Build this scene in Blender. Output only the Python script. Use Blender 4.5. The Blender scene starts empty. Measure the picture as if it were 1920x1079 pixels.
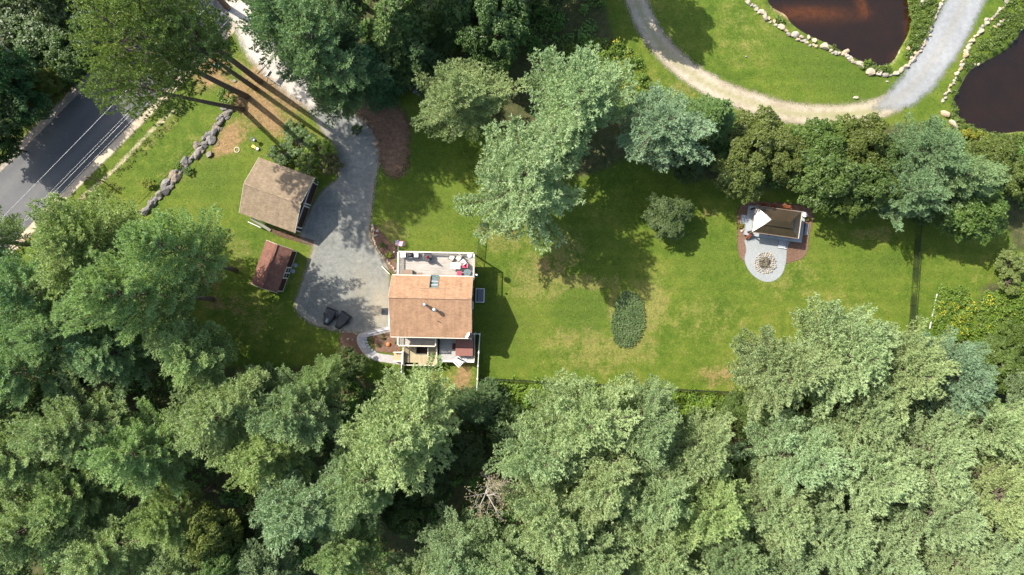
import bpy, math, random
import numpy as np
from mathutils import Vector, Matrix, Euler, Quaternion
R = math.radians
random.seed(7)
rng = np.random.default_rng(11)
S = bpy.context.scene
C = S.collection

# ------------------------------------------------------------------ camera, sky, sun, exposure
CAMH = 85.333          # drone height in metres; 15 photo pixels = 1 m on the ground
PPM = 15.0
cam_d = bpy.data.cameras.new('camera'); cam = bpy.data.objects.new('camera', cam_d); C.objects.link(cam)
cam.location = (0, 0, CAMH); cam.rotation_euler = (0, 0, 0)
cam_d.sensor_fit = 'HORIZONTAL'; cam_d.sensor_width = 36.0; cam_d.lens = 24.0
cam_d.clip_start = 1.0; cam_d.clip_end = 2000.0
S.camera = cam

SUN_EL = R(48.0)
SH = Vector((0.835, -0.55)).normalized()      # direction in which shadows fall on the ground
sun_az = math.atan2(-SH.x, -SH.y)             # compass angle of the sun measured from +Y towards +X
W = bpy.data.worlds.new('World'); S.world = W; W.use_nodes = True
nt = W.node_tree; nt.nodes.clear()
sky = nt.nodes.new('ShaderNodeTexSky'); sky.sky_type = 'NISHITA'; sky.sun_disc = False
sky.sun_elevation = SUN_EL; sky.sun_rotation = sun_az; sky.air_density = 1.0; sky.dust_density = 2.0
bg = nt.nodes.new('ShaderNodeBackground'); bg.inputs['Strength'].default_value = 0.15
wo = nt.nodes.new('ShaderNodeOutputWorld')
nt.links.new(sky.outputs[0], bg.inputs[0]); nt.links.new(bg.outputs[0], wo.inputs[0])
sd = bpy.data.lights.new('sun', 'SUN'); sd.energy = 4.2; sd.angle = R(0.55); sd.color = (1.0, 0.95, 0.87)
sun = bpy.data.objects.new('sun', sd); C.objects.link(sun)
ce = math.cos(SUN_EL)
ldir = Vector((SH.x * ce, SH.y * ce, -math.sin(SUN_EL)))
sun.rotation_euler = ldir.to_track_quat('-Z', 'Y').to_euler(); sun.location = (-60, 40, 90)
S.view_settings.view_transform = 'Standard'; S.view_settings.look = 'None'
S.view_settings.gamma = 1.0; S.view_settings.use_curve_mapping = False
S.view_settings.exposure = 1.17
S.cycles.max_bounces = 6; S.cycles.diffuse_bounces = 4; S.cycles.transparent_max_bounces = 16

# ------------------------------------------------------------------ coordinates
def P(px, py, z=0.0):
    """ground-plan position of what the photo shows at pixel px, py and height z"""
    k = (CAMH - z) / CAMH / PPM
    return ((px - 960.0) * k, (540.0 - py) * k)
def PV(px, py, z=0.0):
    x, y = P(px, py, z); return Vector((x, y, z))

# ------------------------------------------------------------------ object helpers
def tag(o, label=None, cat=None, group=None, kind=None):
    if label: o['label'] = label
    if cat: o['category'] = cat
    if group: o['group'] = group
    if kind: o['kind'] = kind
    return o
def empty(name, loc, rz=0.0):
    o = bpy.data.objects.new(name, None); C.objects.link(o)
    o.location = loc; o.rotation_euler = (0, 0, rz); o.empty_display_size = 0.3
    return o
def link(name, me, parent=None, loc=None):
    o = bpy.data.objects.new(name, me); C.objects.link(o)
    if parent is not None: o.parent = parent
    if loc is not None: o.location = loc
    return o
def np_mesh(name, V, F, mat, attrs=None, smooth=False):
    """V (n,3), F (m,3 or 4) arrays"""
    me = bpy.data.meshes.new(name)
    V = np.ascontiguousarray(V, dtype=np.float32); F = np.ascontiguousarray(F, dtype=np.int32)
    k = F.shape[1]
    me.vertices.add(len(V)); me.vertices.foreach_set('co', V.ravel())
    me.loops.add(F.size); me.loops.foreach_set('vertex_index', F.ravel())
    me.polygons.add(len(F)); me.polygons.foreach_set('loop_start', np.arange(0, F.size, k, dtype=np.int32))
    if attrs:
        for an, arr in attrs.items():
            if arr.ndim == 1:
                a = me.attributes.new(an, 'FLOAT', 'POINT'); a.data.foreach_set('value', arr.astype(np.float32))
            else:
                a = me.attributes.new(an, 'FLOAT_VECTOR', 'POINT'); a.data.foreach_set('vector', arr.astype(np.float32).ravel())
    me.update(calc_edges=True)
    if smooth: me.polygons.foreach_set('use_smooth', np.ones(len(F), dtype=bool))
    if mat: me.materials.append(mat)
    return me

class MB:
    def __init__(s): s.v = []; s.f = []
    def add(s, vs, fs):
        n = len(s.v); s.v += [tuple(v) for v in vs]; s.f += [tuple(i + n for i in f) for f in fs]; return s
    def box(s, x0, y0, z0, x1, y1, z1):
        if x0 > x1: x0, x1 = x1, x0
        if y0 > y1: y0, y1 = y1, y0
        if z0 > z1: z0, z1 = z1, z0
        return s.add([(x0,y0,z0),(x1,y0,z0),(x1,y1,z0),(x0,y1,z0),(x0,y0,z1),(x1,y0,z1),(x1,y1,z1),(x0,y1,z1)],
                     [(0,3,2,1),(4,5,6,7),(0,1,5,4),(1,2,6,5),(2,3,7,6),(3,0,4,7)])
    def cbox(s, c, d, rz=0.0, tilt=0.0):
        m = Matrix.Translation(c) @ Matrix.Rotation(rz, 4, 'Z') @ Matrix.Rotation(tilt, 4, 'X')
        vs = [m @ Vector((sx*d[0]/2, sy*d[1]/2, sz*d[2]/2)) for sz in (-1,1) for (sx,sy) in ((-1,-1),(1,-1),(1,1),(-1,1))]
        return s.add(vs, [(0,3,2,1),(4,5,6,7),(0,1,5,4),(1,2,6,5),(2,3,7,6),(3,0,4,7)])
    def bar(s, a, b, w, h=None, up=(0,0,1)):
        a = Vector(a); b = Vector(b); h = h or w
        d = (b - a); u = Vector(up)
        if d.length < 1e-6: return s
        d.normalize()
        if abs(d.dot(u)) > .99: u = Vector((1,0,0))
        x = d.cross(u).normalized(); y = x.cross(d)
        vs = [p + x*sx*w/2 + y*sy*h/2 for p in (a,b) for (sx,sy) in ((-1,-1),(1,-1),(1,1),(-1,1))]
        return s.add(vs, [(0,1,2,3),(7,6,5,4),(0,4,5,1),(1,5,6,2),(2,6,7,3),(3,7,4,0)])
    def tube(s, pts, rad, n=8, cap=True):
        pts = [Vector(p) for p in pts]
        if not hasattr(rad, '__len__'): rad = [rad]*len(pts)
        base = len(s.v); x = None
        for i, p in enumerate(pts):
            d = (pts[min(i+1,len(pts)-1)] - pts[max(i-1,0)]).normalized()
            if x is None:
                u = Vector((0,0,1)) if abs(d.z) < .9 else Vector((1,0,0))
                x = d.cross(u).normalized()
            else:
                x = (x - d*x.dot(d)).normalized()
            y = d.cross(x)
            for k in range(n):
                a = 2*math.pi*k/n
                s.v.append(tuple(p + (x*math.cos(a) + y*math.sin(a))*rad[i]))
        for i in range(len(pts)-1):
            for k in range(n):
                a = base+i*n+k; b = base+i*n+(k+1)%n
                s.f.append((a, b, b+n, a+n))
        if cap:
            s.f.append(tuple(base+k for k in range(n-1,-1,-1)))
            s.f.append(tuple(base+(len(pts)-1)*n+k for k in range(n)))
        return s
    def lathe(s, prof, c=(0,0,0), n=20):
        """prof: list of (r, z)"""
        base = len(s.v)
        for r, z in prof:
            for k in range(n):
                a = 2*math.pi*k/n
                s.v.append((c[0]+r*math.cos(a), c[1]+r*math.sin(a), c[2]+z))
        for i in range(len(prof)-1):
            for k in range(n):
                a = base+i*n+k; b = base+i*n+(k+1)%n
                s.f.append((a, b, b+n, a+n))
        s.f.append(tuple(base+k for k in range(n-1,-1,-1)))
        s.f.append(tuple(base+(len(prof)-1)*n+k for k in range(n)))
        return s
    def slab(s, pts, t):
        """polygon of 3-d points thickened straight down by t"""
        n = len(pts); pts = [Vector(p) for p in pts]
        vs = pts + [p - Vector((0,0,t)) for p in pts]
        fs = [tuple(range(n)), tuple(range(2*n-1, n-1, -1))] + [(i, i+n, (i+1)%n+n, (i+1)%n) for i in range(n)]
        return s.add(vs, fs)
    def build(s, name, mat, parent=None, smooth=False, bevel=0.0, kind=None):
        me = bpy.data.meshes.new(name); me.from_pydata(s.v, [], s.f); me.update()
        if mat: me.materials.append(mat)
        if smooth: me.polygons.foreach_set('use_smooth', [True]*len(me.polygons))
        o = link(name, me, parent)
        if bevel:
            b = o.modifiers.new('bevel', 'BEVEL'); b.width = bevel; b.segments = 2; b.limit_method = 'ANGLE'
        if kind: o['kind'] = kind
        return o

def copy_tree(o, parent=None):
    c = o.copy(); C.objects.link(c)
    if parent is not None: c.parent = parent
    for ch in list(o.children): copy_tree(ch, c)
    return c

# ------------------------------------------------------------------ noise in numpy
_tab = rng.random((256, 256))
def vnoise(x, y, s=1.0, seed=0):
    x = np.asarray(x, float)/s + seed*17.13; y = np.asarray(y, float)/s + seed*31.7
    xi = np.floor(x).astype(int); yi = np.floor(y).astype(int); fx = x-xi; fy = y-yi
    fx = fx*fx*(3-2*fx); fy = fy*fy*(3-2*fy)
    g = lambda a, b: _tab[a % 256, b % 256]
    return (g(xi,yi)*(1-fx)+g(xi+1,yi)*fx)*(1-fy) + (g(xi,yi+1)*(1-fx)+g(xi+1,yi+1)*fx)*fy
def fbm(x, y, s=1.0, seed=0, o=4):
    r = 0; a = .5; t = 0
    for i in range(o):
        r = r + a*vnoise(x, y, s/2**i, seed+i); t += a; a *= .5
    return r/t
def sdf_poly(px, py, pts):
    """signed distance (negative inside) to closed polygon"""
    pts = np.array(pts, float); d = np.full(px.shape, 1e9); inside = np.zeros(px.shape, bool)
    for i in range(len(pts)):
        a = pts[i]; b = pts[(i+1) % len(pts)]; ab = b-a
        t = np.clip(((px-a[0])*ab[0]+(py-a[1])*ab[1])/(ab@ab+1e-12), 0, 1)
        d = np.minimum(d, np.hypot(px-a[0]-t*ab[0], py-a[1]-t*ab[1]))
        c = ((a[1] > py) != (b[1] > py)) & (px < (b[0]-a[0])*(py-a[1])/((b[1]-a[1])+1e-12)+a[0])
        inside ^= c
    return np.where(inside, -d, d)
def sdf_line(px, py, pts, w):
    pts = np.array(pts, float); d = np.full(px.shape, 1e9)
    if not hasattr(w, '__len__'): w = [w]*len(pts)
    for i in range(len(pts)-1):
        a = pts[i]; b = pts[i+1]; ab = b-a
        t = np.clip(((px-a[0])*ab[0]+(py-a[1])*ab[1])/(ab@ab+1e-12), 0, 1)
        d = np.minimum(d, np.hypot(px-a[0]-t*ab[0], py-a[1]-t*ab[1]) - (w[i]*(1-t)+w[i+1]*t))
    return d
def smooth_pts(pts, closed=True, n=6):
    out = []; m = len(pts); rngi = range(m) if closed else range(m-1)
    g = lambda i: np.array(pts[i % m] if closed else pts[max(0, min(m-1, i))], float)
    for i in rngi:
        p0, p1, p2, p3 = g(i-1), g(i), g(i+1), g(i+2)
        for k in range(n):
            t = k/n
            out.append(tuple(.5*((2*p1)+(-p0+p2)*t+(2*p0-5*p1+4*p2-p3)*t*t+(-p0+3*p1-3*p2+p3)*t**3)))
    if not closed: out.append(tuple(g(m-1)))
    return out

# ------------------------------------------------------------------ materials
def new_mat(name):
    m = bpy.data.materials.new(name); m.use_nodes = True; n = m.node_tree; n.nodes.clear()
    return m, n
class N:
    """small node-building aid"""
    def __init__(s, name):
        s.m, s.t = new_mat(name); s.out = s.t.nodes.new('ShaderNodeOutputMaterial')
    def n(s, typ, ins=None, **kw):
        x = s.t.nodes.new(typ)
        for k, v in kw.items(): setattr(x, k, v)
        if ins:
            for k, v in ins.items():
                if isinstance(v, bpy.types.NodeSocket): s.t.links.new(v, x.inputs[k])
                else: x.inputs[k].default_value = v
        return x
    def coord(s): return s.n('ShaderNodeTexCoord').outputs['Object']
    def pos(s): return s.n('ShaderNodeNewGeometry').outputs['Position']
    def noise(s, vec, scale, detail=4, rough=.55, dist=0.0):
        return s.n('ShaderNodeTexNoise', {'Vector': vec, 'Scale': scale, 'Detail': detail, 'Roughness': rough, 'Distortion': dist}).outputs['Fac']
    def ramp(s, fac, stops):
        r = s.n('ShaderNodeValToRGB', {'Fac': fac}); e = r.color_ramp.elements
        while len(e) < len(stops): e.new(.5)
        for i, (p, c) in enumerate(stops):
            e[i].position = p; e[i].color = (c[0], c[1], c[2], 1) if hasattr(c, '__len__') else (c, c, c, 1)
        return r.outputs['Color']
    def mix(s, f, a, b, mode='MIX'):
        x = s.n('ShaderNodeMix', data_type='RGBA', blend_type=mode)
        for i, v in ((0, f), (6, a), (7, b)):
            if isinstance(v, bpy.types.NodeSocket): s.t.links.new(v, x.inputs[i])
            elif hasattr(v, '__len__'): x.inputs[i].default_value = (v[0], v[1], v[2], 1)
            else: x.inputs[i].default_value = v
        return x.outputs[2]
    def math(s, op, a, b=0.0, c=0.0):
        x = s.n('ShaderNodeMath', operation=op)
        for i, v in ((0, a), (1, b), (2, c)):
            if isinstance(v, bpy.types.NodeSocket): s.t.links.new(v, x.inputs[i])
            else: x.inputs[i].default_value = v
        return x.outputs[0]
    def attr(s, name): return s.n('ShaderNodeAttribute', attribute_name=name).outputs['Fac']
    def bump(s, h, strength=.3, dist=.05):
        return s.n('ShaderNodeBump', {'Height': h, 'Strength': strength, 'Distance': dist}).outputs['Normal']
    def bsdf(s, col, rough=.7, spec=.3, metal=0.0, normal=None, **kw):
        ins = {'Base Color': col if isinstance(col, bpy.types.NodeSocket) else (*col, 1), 'Roughness': rough,
               'Specular IOR Level': spec, 'Metallic': metal}
        if normal is not None: ins['Normal'] = normal
        ins.update(kw)
        b = s.n('ShaderNodeBsdfPrincipled', ins); return b.outputs[0]
    def done(s, sh): s.t.links.new(sh, s.out.inputs['Surface']); return s.m

def m_plain(name, col, rough=.6, spec=.3, metal=0.0, var=.12, scale=6.0, bump=.0):
    k = N(name); c = k.coord(); f = k.noise(c, scale, 5, .6)
    lo = tuple(x*(1-var) for x in col); hi = tuple(min(1, x*(1+var)) for x in col)
    col_ = k.ramp(f, [(.3, lo), (.7, hi)])
    nm = k.bump(f, bump, .02) if bump else None
    return k.done(k.bsdf(col_, rough, spec, metal, nm))

def m_foliage(name, c_dark, c_pale, transl=.3, rough=.5, spec=.35, nscale=.35):
    """leaves; object colour tints each plant, the wood noise varies clumps"""
    k = N(name); oi = k.n('ShaderNodeObjectInfo'); c = k.coord()
    f = k.noise(c, nscale, 3, .6); g = k.noise(c, 4.0, 2, .5)
    f = k.math('ADD', k.math('MULTIPLY', f, .6), k.math('MULTIPLY', g, .4))
    col = k.ramp(f, [(.3, c_dark), (.68, c_pale)])  # clump noise runs from the darker to the paler foliage tone
    col = k.mix(1.0, col, oi.outputs['Color'], 'MULTIPLY')
    p = k.bsdf(col, rough, spec)
    tcol = k.mix(1.0, col, (1.0, 1.15, .45), 'MULTIPLY')
    t = k.n('ShaderNodeBsdfTranslucent', {'Color': tcol}).outputs[0]
    mx = k.n('ShaderNodeMixShader', {0: transl, 1: p, 2: t})
    return k.done(mx.outputs[0])

M = {}
M['pine'] = m_foliage('pine_needles', (.20,.25,.122), (.345,.41,.235), .38, .5, .35)
M['redpine'] = m_foliage('red_pine_needles', (.085,.13,.03), (.19,.26,.07), .25, .45, .4)
M['hemlock'] = m_foliage('hemlock_needles', (.065,.11,.04), (.14,.20,.075), .25, .5, .35)
M['leaf'] = m_foliage('broad_leaves', (.045,.068,.02), (.115,.148,.045), .35, .45, .35)
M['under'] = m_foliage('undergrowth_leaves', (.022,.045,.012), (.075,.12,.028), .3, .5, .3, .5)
M['gold'] = m_foliage('goldenrod_leaves', (.06,.10,.018), (.14,.18,.03), .3, .5, .3, .8)
M['flower'] = m_plain('yellow_flowers', (.50,.40,.03), .8, .1)
M['lily'] = m_foliage('daylily_leaves', (.06,.105,.03), (.145,.205,.07), .35, .45, .35, .8)
M['bark'] = m_plain('bark', (.13,.10,.08), .9, .1, var=.35, scale=5)
M['palebark'] = m_plain('pale_bark', (.36,.32,.27), .9, .1, var=.3, scale=5)
M['dryleaf'] = m_foliage('dry_leaves', (.20,.15,.06), (.34,.27,.11), .25, .6, .2, 1.0)

# ---- ground
def m_ground():
    k = N('lawn_grass'); p = k.pos()
    big = k.noise(p, .09, 4, .6); mid = k.noise(p, .55, 5, .65); fine = k.noise(p, 3.2, 6, .75); vf = k.noise(p, 11.0, 3, .7)
    f = k.math('ADD', k.math('MULTIPLY', big, .35), k.math('ADD', k.math('MULTIPLY', mid, .35), k.math('MULTIPLY', fine, .3)))
    grass = k.ramp(f, [(.36, (.036,.070,.007)), (.45, (.062,.100,.010)), (.53, (.090,.122,.015)), (.61, (.128,.138,.024)), (.70, (.18,.155,.045))])
    # worn straw-coloured, rich green, needle litter, forest floor masks are laid out at their real places
    dryc = k.ramp(fine, [(.3, (.15,.125,.035)), (.7, (.29,.23,.10))])
    richc = k.ramp(fine, [(.3, (.034,.066,.008)), (.7, (.075,.112,.015))])
    litc = k.ramp(k.noise(p, 2.2, 6, .8), [(.3, (.15,.085,.04)), (.7, (.32,.20,.11))])
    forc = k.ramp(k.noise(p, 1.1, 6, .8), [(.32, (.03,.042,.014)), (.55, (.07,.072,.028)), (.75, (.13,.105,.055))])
    sandc = k.ramp(fine, [(.3, (.26,.21,.13)), (.7, (.46,.38,.27))])
    bedc = k.mix(k.attr('bar'), k.ramp(k.noise(p, .4, 4, .6), [(.3, (.02,.015,.01)), (.7, (.07,.05,.03))]), k.ramp(k.noise(p, 1.4, 5, .7), [(.3, (.35,.22,.09)), (.7, (.75,.55,.30))]))
    def m(name, gain=1.3):
        a = k.attr(name); e = k.math('ADD', a, k.math('MULTIPLY', k.math('SUBTRACT', fine, .5), gain))
        e = k.math('ADD', e, k.math('MULTIPLY', k.math('SUBTRACT', mid, .5), gain))
        x = k.n('ShaderNodeMapRange', {'Value': e, 'From Min': .25, 'From Max': .75}); x.clamp = True
        return k.math('MULTIPLY', x.outputs[0], k.math('MINIMUM', k.math('MULTIPLY', a, 4.0), 1.0))
    c = k.mix(k.math('MULTIPLY', m('rich', 1.8), .75), grass, richc)
    c = k.mix(k.math('MULTIPLY', m('dry', 1.9), .42), c, dryc)
    c = k.mix(k.math('MULTIPLY', m('litter'), .85), c, litc)
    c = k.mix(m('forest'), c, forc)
    c = k.mix(m('sand'), c, sandc)
    c = k.mix(m('bed', .3), c, bedc)
    c = k.mix(1.0, c, k.ramp(vf, [(.3, .72), (.7, 1.28)]), 'MULTIPLY')
    m2 = k.noise(p, 1.7, 6, .8); m3 = k.noise(p, 5.5, 3, .7)
    c = k.mix(1.0, c, k.ramp(m2, [(.3, (.72,.78,.74)), (.7, (1.28,1.20,1.16))]), 'MULTIPLY')
    c = k.mix(1.0, c, k.ramp(m3, [(.3, .78), (.7, 1.22)]), 'MULTIPLY')
    wv = k.n('ShaderNodeTexWave', {'Vector': p, 'Scale': .19, 'Distortion': 1.2, 'Detail': 2.0, 'Detail Scale': .4}, bands_direction='Y').outputs['Fac']
    c = k.mix(1.0, c, k.ramp(wv, [(.3, .965), (.7, 1.03)]), 'MULTIPLY')
    h = k.math('ADD', k.math('MULTIPLY', fine, .6), k.math('MULTIPLY', vf, .5))
    return k.done(k.bsdf(c, .85, .15, 0, k.bump(h, .55, .12)))
M['ground'] = m_ground()

def edge_mask(k, p, amp=.55, soft=.18):
    """1 inside a sheet, 0 outside its ragged edge; attribute d = distance to the edge in metres"""
    d = k.attr('d'); n1 = k.noise(p, 1.6, 5, .7); n2 = k.noise(p, 7.0, 3, .7)
    nn = k.math('ADD', k.math('MULTIPLY', k.math('SUBTRACT', n1, .5), amp*2), k.math('MULTIPLY', k.math('SUBTRACT', n2, .5), amp*1.6))
    e = k.math('ADD', d, nn)
    x = k.n('ShaderNodeMapRange', {'Value': e, 'From Min': -soft, 'From Max': soft, 'To Min': 1.0, 'To Max': 0.0}); x.clamp = True
    return x.outputs[0]
def m_sheet(name, stops, scale=2.0, amp=.5, soft=.18, rough=.9, streak=None, bump=.4, pebble=0.0, spec=.2):
    k = N(name); p = k.pos()
    f = k.noise(p, scale, 7, .72); f2 = k.noise(p, .22, 3, .5); vf = k.noise(p, 14.0, 3, .8)
    col = k.ramp(k.math('ADD', k.math('MULTIPLY', f, .65), k.math('MULTIPLY', f2, .35)), stops)
    if streak:
        col = k.mix(k.math('MULTIPLY', k.math('MINIMUM', k.attr('s'), 1.0), streak[1]), col, streak[0])
    col = k.mix(1.0, col, k.ramp(vf, [(.3, 1-.22-pebble), (.7, 1.18+pebble)]), 'MULTIPLY')
    b = k.bsdf(col, rough, spec, 0, k.bump(k.math('ADD', f, k.math('MULTIPLY', vf, .7)), bump, .06))
    tr = k.n('ShaderNodeBsdfTransparent').outputs[0]
    mx = k.n('ShaderNodeMixShader', {0: edge_mask(k, p, amp, soft), 1: tr, 2: b})
    return k.done(mx.outputs[0])
M['asphalt'] = m_sheet('asphalt', [(.3, (.055,.056,.057)), (.5, (.072,.072,.071)), (.7, (.092,.090,.087))], 1.2, .05, .05, .75, ((.105,.102,.096), .8), .2, 0, .35)
M['shoulder'] = m_sheet('sandy_shoulder', [(.3, (.28,.21,.13)), (.5, (.42,.34,.24)), (.7, (.54,.46,.35))], 2.5, .25, .12)
M['greyshoulder'] = m_sheet('gravelly_shoulder', [(.3, (.16,.13,.10)), (.5, (.27,.23,.18)), (.7, (.40,.36,.30))], 2.5, .3, .2)
M['drive'] = m_sheet('driveway_gravel', [(.30, (.088,.088,.075)), (.44, (.145,.148,.13)), (.56, (.195,.195,.172)), (.72, (.30,.28,.23))], 1.9, .3, .25, .9, ((.34,.28,.19), .6), .4, .06)
M['entry'] = m_sheet('pale_gravel', [(.3, (.33,.29,.235)), (.6, (.50,.455,.39)), (.8, (.62,.57,.50))], 1.8, .8, .5, .9, None, .4, .06)
M['track'] = m_sheet('dirt_track', [(.3, (.19,.155,.095)), (.5, (.33,.28,.20)), (.7, (.49,.43,.335))], 1.6, .8, .3, .9, ((.23,.22,.10), .8), .5, .08)
M['gravel'] = m_sheet('grey_gravel', [(.3, (.17,.175,.175)), (.5, (.235,.24,.235)), (.7, (.31,.31,.295))], 1.6, .8, .4, .9, ((.22,.19,.12), .5), .4, .06)
M['mulch'] = m_sheet('bark_mulch', [(.3, (.08,.045,.028)), (.5, (.15,.088,.058)), (.7, (.24,.145,.095))], 4.0, .12, .08, .95, None, .6, .15)
M['litter'] = m_sheet('needle_litter', [(.3, (.07,.04,.024)), (.5, (.16,.095,.06)), (.7, (.30,.195,.125))], 2.2, 1.0, .5, .95, None, .6, .15)
M['pad'] = m_sheet('fine_gravel', [(.3, (.21,.22,.215)), (.7, (.29,.30,.29))], 3.0, .05, .05, .9, None, .3, .02)
M['path'] = m_sheet('pale_path', [(.3, (.24,.22,.20)), (.5, (.34,.315,.295)), (.7, (.46,.43,.40))], 3.0, .06, .04, .8, None, .3, .05)

def m_water():
    k = N('pond_water'); p = k.pos()
    n = k.bump(k.noise(p, .9, 4, .6), .05, .05)
    tr = k.n('ShaderNodeBsdfTransparent', {'Color': (.66,.42,.17,1)}).outputs[0]
    df = k.bsdf((.019,.0125,.006), .08, .5, 0, n)
    body = k.n('ShaderNodeMixShader', {0: .5, 1: df, 2: tr}).outputs[0]
    gl = k.n('ShaderNodeBsdfGlossy', {'Roughness': .04, 'Normal': n}).outputs[0]
    fr = k.n('ShaderNodeFresnel', {'IOR': 1.33, 'Normal': n}).outputs[0]
    return k.done(k.n('ShaderNodeMixShader', {0: fr, 1: body, 2: gl}).outputs[0])
M['water'] = m_water()

def m_stone(name, a, b, c):
    k = N(name); co = k.coord(); oi = k.n('ShaderNodeObjectInfo')
    f = k.noise(co, 2.6, 6, .7); g = k.noise(co, 11.0, 4, .8)
    col = k.ramp(k.math('ADD', k.math('MULTIPLY', f, .6), k.math('MULTIPLY', g, .4)), [(.3, a), (.5, b), (.68, c)])
    r = k.ramp(oi.outputs['Random'], [(0, (.72,.72,.74)), (.35, (1,1,1)), (.7, (1.1,1.05,.95)), (1, (1.15,.93,.72))])
    col = k.mix(1.0, col, r, 'MULTIPLY')
    return k.done(k.bsdf(col, .9, .2, 0, k.bump(g, .6, .06)))
M['palestone'] = m_stone('pale_granite', (.20,.175,.135), (.33,.295,.235), (.46,.42,.35))
M['greystone'] = m_stone('weathered_stone', (.085,.08,.075), (.18,.168,.155), (.30,.28,.255))

def m_shingle(name, cols, course=.14, tab=.30, tone=1.0, amt=.55):
    """asphalt shingles: object space, x along the ridge, y down the slope"""
    k = N(name); co = k.coord()
    br = k.n('ShaderNodeTexBrick', {'Vector': co, 'Color1': (0,0,0,1), 'Color2': (1,1,1,1), 'Mortar': (.0,.0,.0,1), 'Scale': 1.0,
             'Mortar Size': .006, 'Mortar Smooth': .3, 'Bias': 0.0, 'Brick Width': tab, 'Row Height': course}, offset=.5)
    rowf = k.noise(co, 9.0, 4, .75)
    f = k.math('ADD', k.math('MULTIPLY', br.outputs['Color'], .28), k.math('MULTIPLY', rowf, .72))
    col = k.ramp(f, [(.25, cols[0]), (.5, cols[1]), (.8, cols[2])])
    blotch = k.noise(co, .6, 4, .65)
    col = k.mix(1.0, col, k.ramp(blotch, [(.3, .80), (.7, 1.12)]), 'MULTIPLY')
    mp = k.n('ShaderNodeMapping', {'Vector': co}); mp.inputs['Scale'].default_value = (1.6, .22, 1)
    col = k.mix(1.0, col, k.ramp(k.noise(mp.outputs[0], 1.5, 4, .6), [(.32, .84), (.6, 1.06)]), 'MULTIPLY')
    gr = k.noise(co, 30.0, 2, .8)
    col = k.mix(1.0, col, k.ramp(gr, [(.3, .85), (.7, 1.12)]), 'MULTIPLY')
    return k.done(k.bsdf(col, .9, .15, 0, k.bump(br.outputs['Fac'], -.5, .015)))
M['roof_house'] = m_shingle('tan_shingles', [(.265,.155,.088), (.335,.20,.118), (.40,.25,.155)])
M['roof_garage'] = m_shingle('brown_shingles', [(.175,.13,.082), (.24,.18,.118), (.31,.24,.165)])
M['roof_shed'] = m_shingle('red_brown_shingles', [(.11,.052,.038), (.165,.08,.058), (.22,.115,.082)])

def m_planks(name, cols, along='x', w=.14, rough=.8):
    k = N(name); co = k.coord()
    mp = k.n('ShaderNodeMapping', {'Vector': co}); 
    mp.inputs['Scale'].default_value = (.4, 5, 1) if along == 'x' else (5, .4, 1)
    f = k.noise(mp.outputs[0], 1.6, 5, .7); g = k.noise(co, .7, 4, .6)
    col = k.ramp(k.math('ADD', k.math('MULTIPLY', f, .6), k.math('MULTIPLY', g, .4)), [(.3, cols[0]), (.5, cols[1]), (.7, cols[2])])
    oi = k.n('ShaderNodeObjectInfo')
    return k.done(k.bsdf(col, rough, .2, 0, k.bump(f, .2, .02)))
M['decking'] = m_planks('weathered_decking', [(.22,.195,.165), (.33,.30,.26), (.44,.405,.36)])
M['treated'] = m_planks('treated_decking', [(.26,.205,.12), (.34,.28,.17), (.42,.35,.22)], 'y')
M['greyboard'] = m_planks('grey_decking', [(.26,.255,.24), (.34,.33,.31), (.42,.41,.38)])
M['white'] = m_plain('white_paint', (.62,.60,.57), .45, .4, var=.05)
M['cream'] = m_plain('cream_trim', (.55,.50,.40), .5, .35, var=.08)
M['darkwall'] = m_plain('dark_brown_siding', (.05,.028,.022), .7, .2)
M['tanwall'] = m_plain('tan_siding', (.20,.16,.13), .7, .2)
M['glass'] = m_plain('window_glass', (.02,.035,.045), .05, .6)
M['skyglass'] = m_plain('skylight_glass', (.11,.15,.15), .08, .6, var=.4, scale=2.0)
M['black'] = m_plain('black_plastic', (.012,.012,.013), .35, .5)
M['blackcloth'] = m_plain('black_cover', (.016,.016,.018), .5, .4)
M['charcoal'] = m_plain('charcoal_metal', (.04,.04,.042), .4, .5)
M['steel'] = m_plain('galvanised_steel', (.55,.56,.57), .35, .5, .8)
M['pink'] = m_plain('red_cushion', (.55,.045,.10), .7, .2)
M['red'] = m_plain('red_cloth', (.38,.06,.06), .8, .2)
M['beige'] = m_plain('beige_sling', (.50,.46,.38), .8, .2)
M['tabletop'] = m_plain('cream_tabletop', (.58,.54,.45), .35, .4, var=.04)
M['brown'] = m_plain('brown_vinyl', (.17,.075,.055), .5, .3)
M['woodbrown'] = m_plain('brown_wood', (.22,.16,.115), .8, .2)
M['orange'] = m_plain('pumpkin_skin', (.62,.17,.06), .5, .3)
M['concrete'] = m_plain('grey_concrete', (.29,.31,.31), .85, .2, scale=2)
M['blue'] = m_plain('blue_plastic', (.03,.22,.55), .4, .4)
M['yellow'] = m_plain('yellow_plastic', (.65,.45,.06), .5, .3)
M['chainlink'] = m_plain('black_vinyl_wire', (.018,.02,.018), .5, .3)
M['wire'] = m_plain('aluminium_cable', (.42,.42,.41), .4, .5, .3)
M['ash'] = m_plain('charred_wood', (.10,.09,.07), .95, .1, var=.6, scale=9)
M['log'] = m_plain('firewood', (.20,.17,.10), .9, .1, var=.5, scale=9)
M['bluestone'] = m_plain('blue_grey_slab', (.25,.27,.285), .8, .2, scale=4, var=.2)
M['pot'] = m_plain('terracotta', (.35,.14,.08), .8, .2)
M['tub'] = m_plain('tub_cover', (.20,.085,.065), .55, .3, var=.1)
def m_metalroof():
    k = N('brown_metal_roof'); co = k.coord(); f = k.noise(co, 1.2, 3, .6)
    col = k.ramp(f, [(.3, (.03,.021,.012)), (.7, (.05,.035,.02))])
    return k.done(k.bsdf(col, .33, .9, .0, None, **{'Coat Weight': .4, 'Coat Roughness': .3}))
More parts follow.
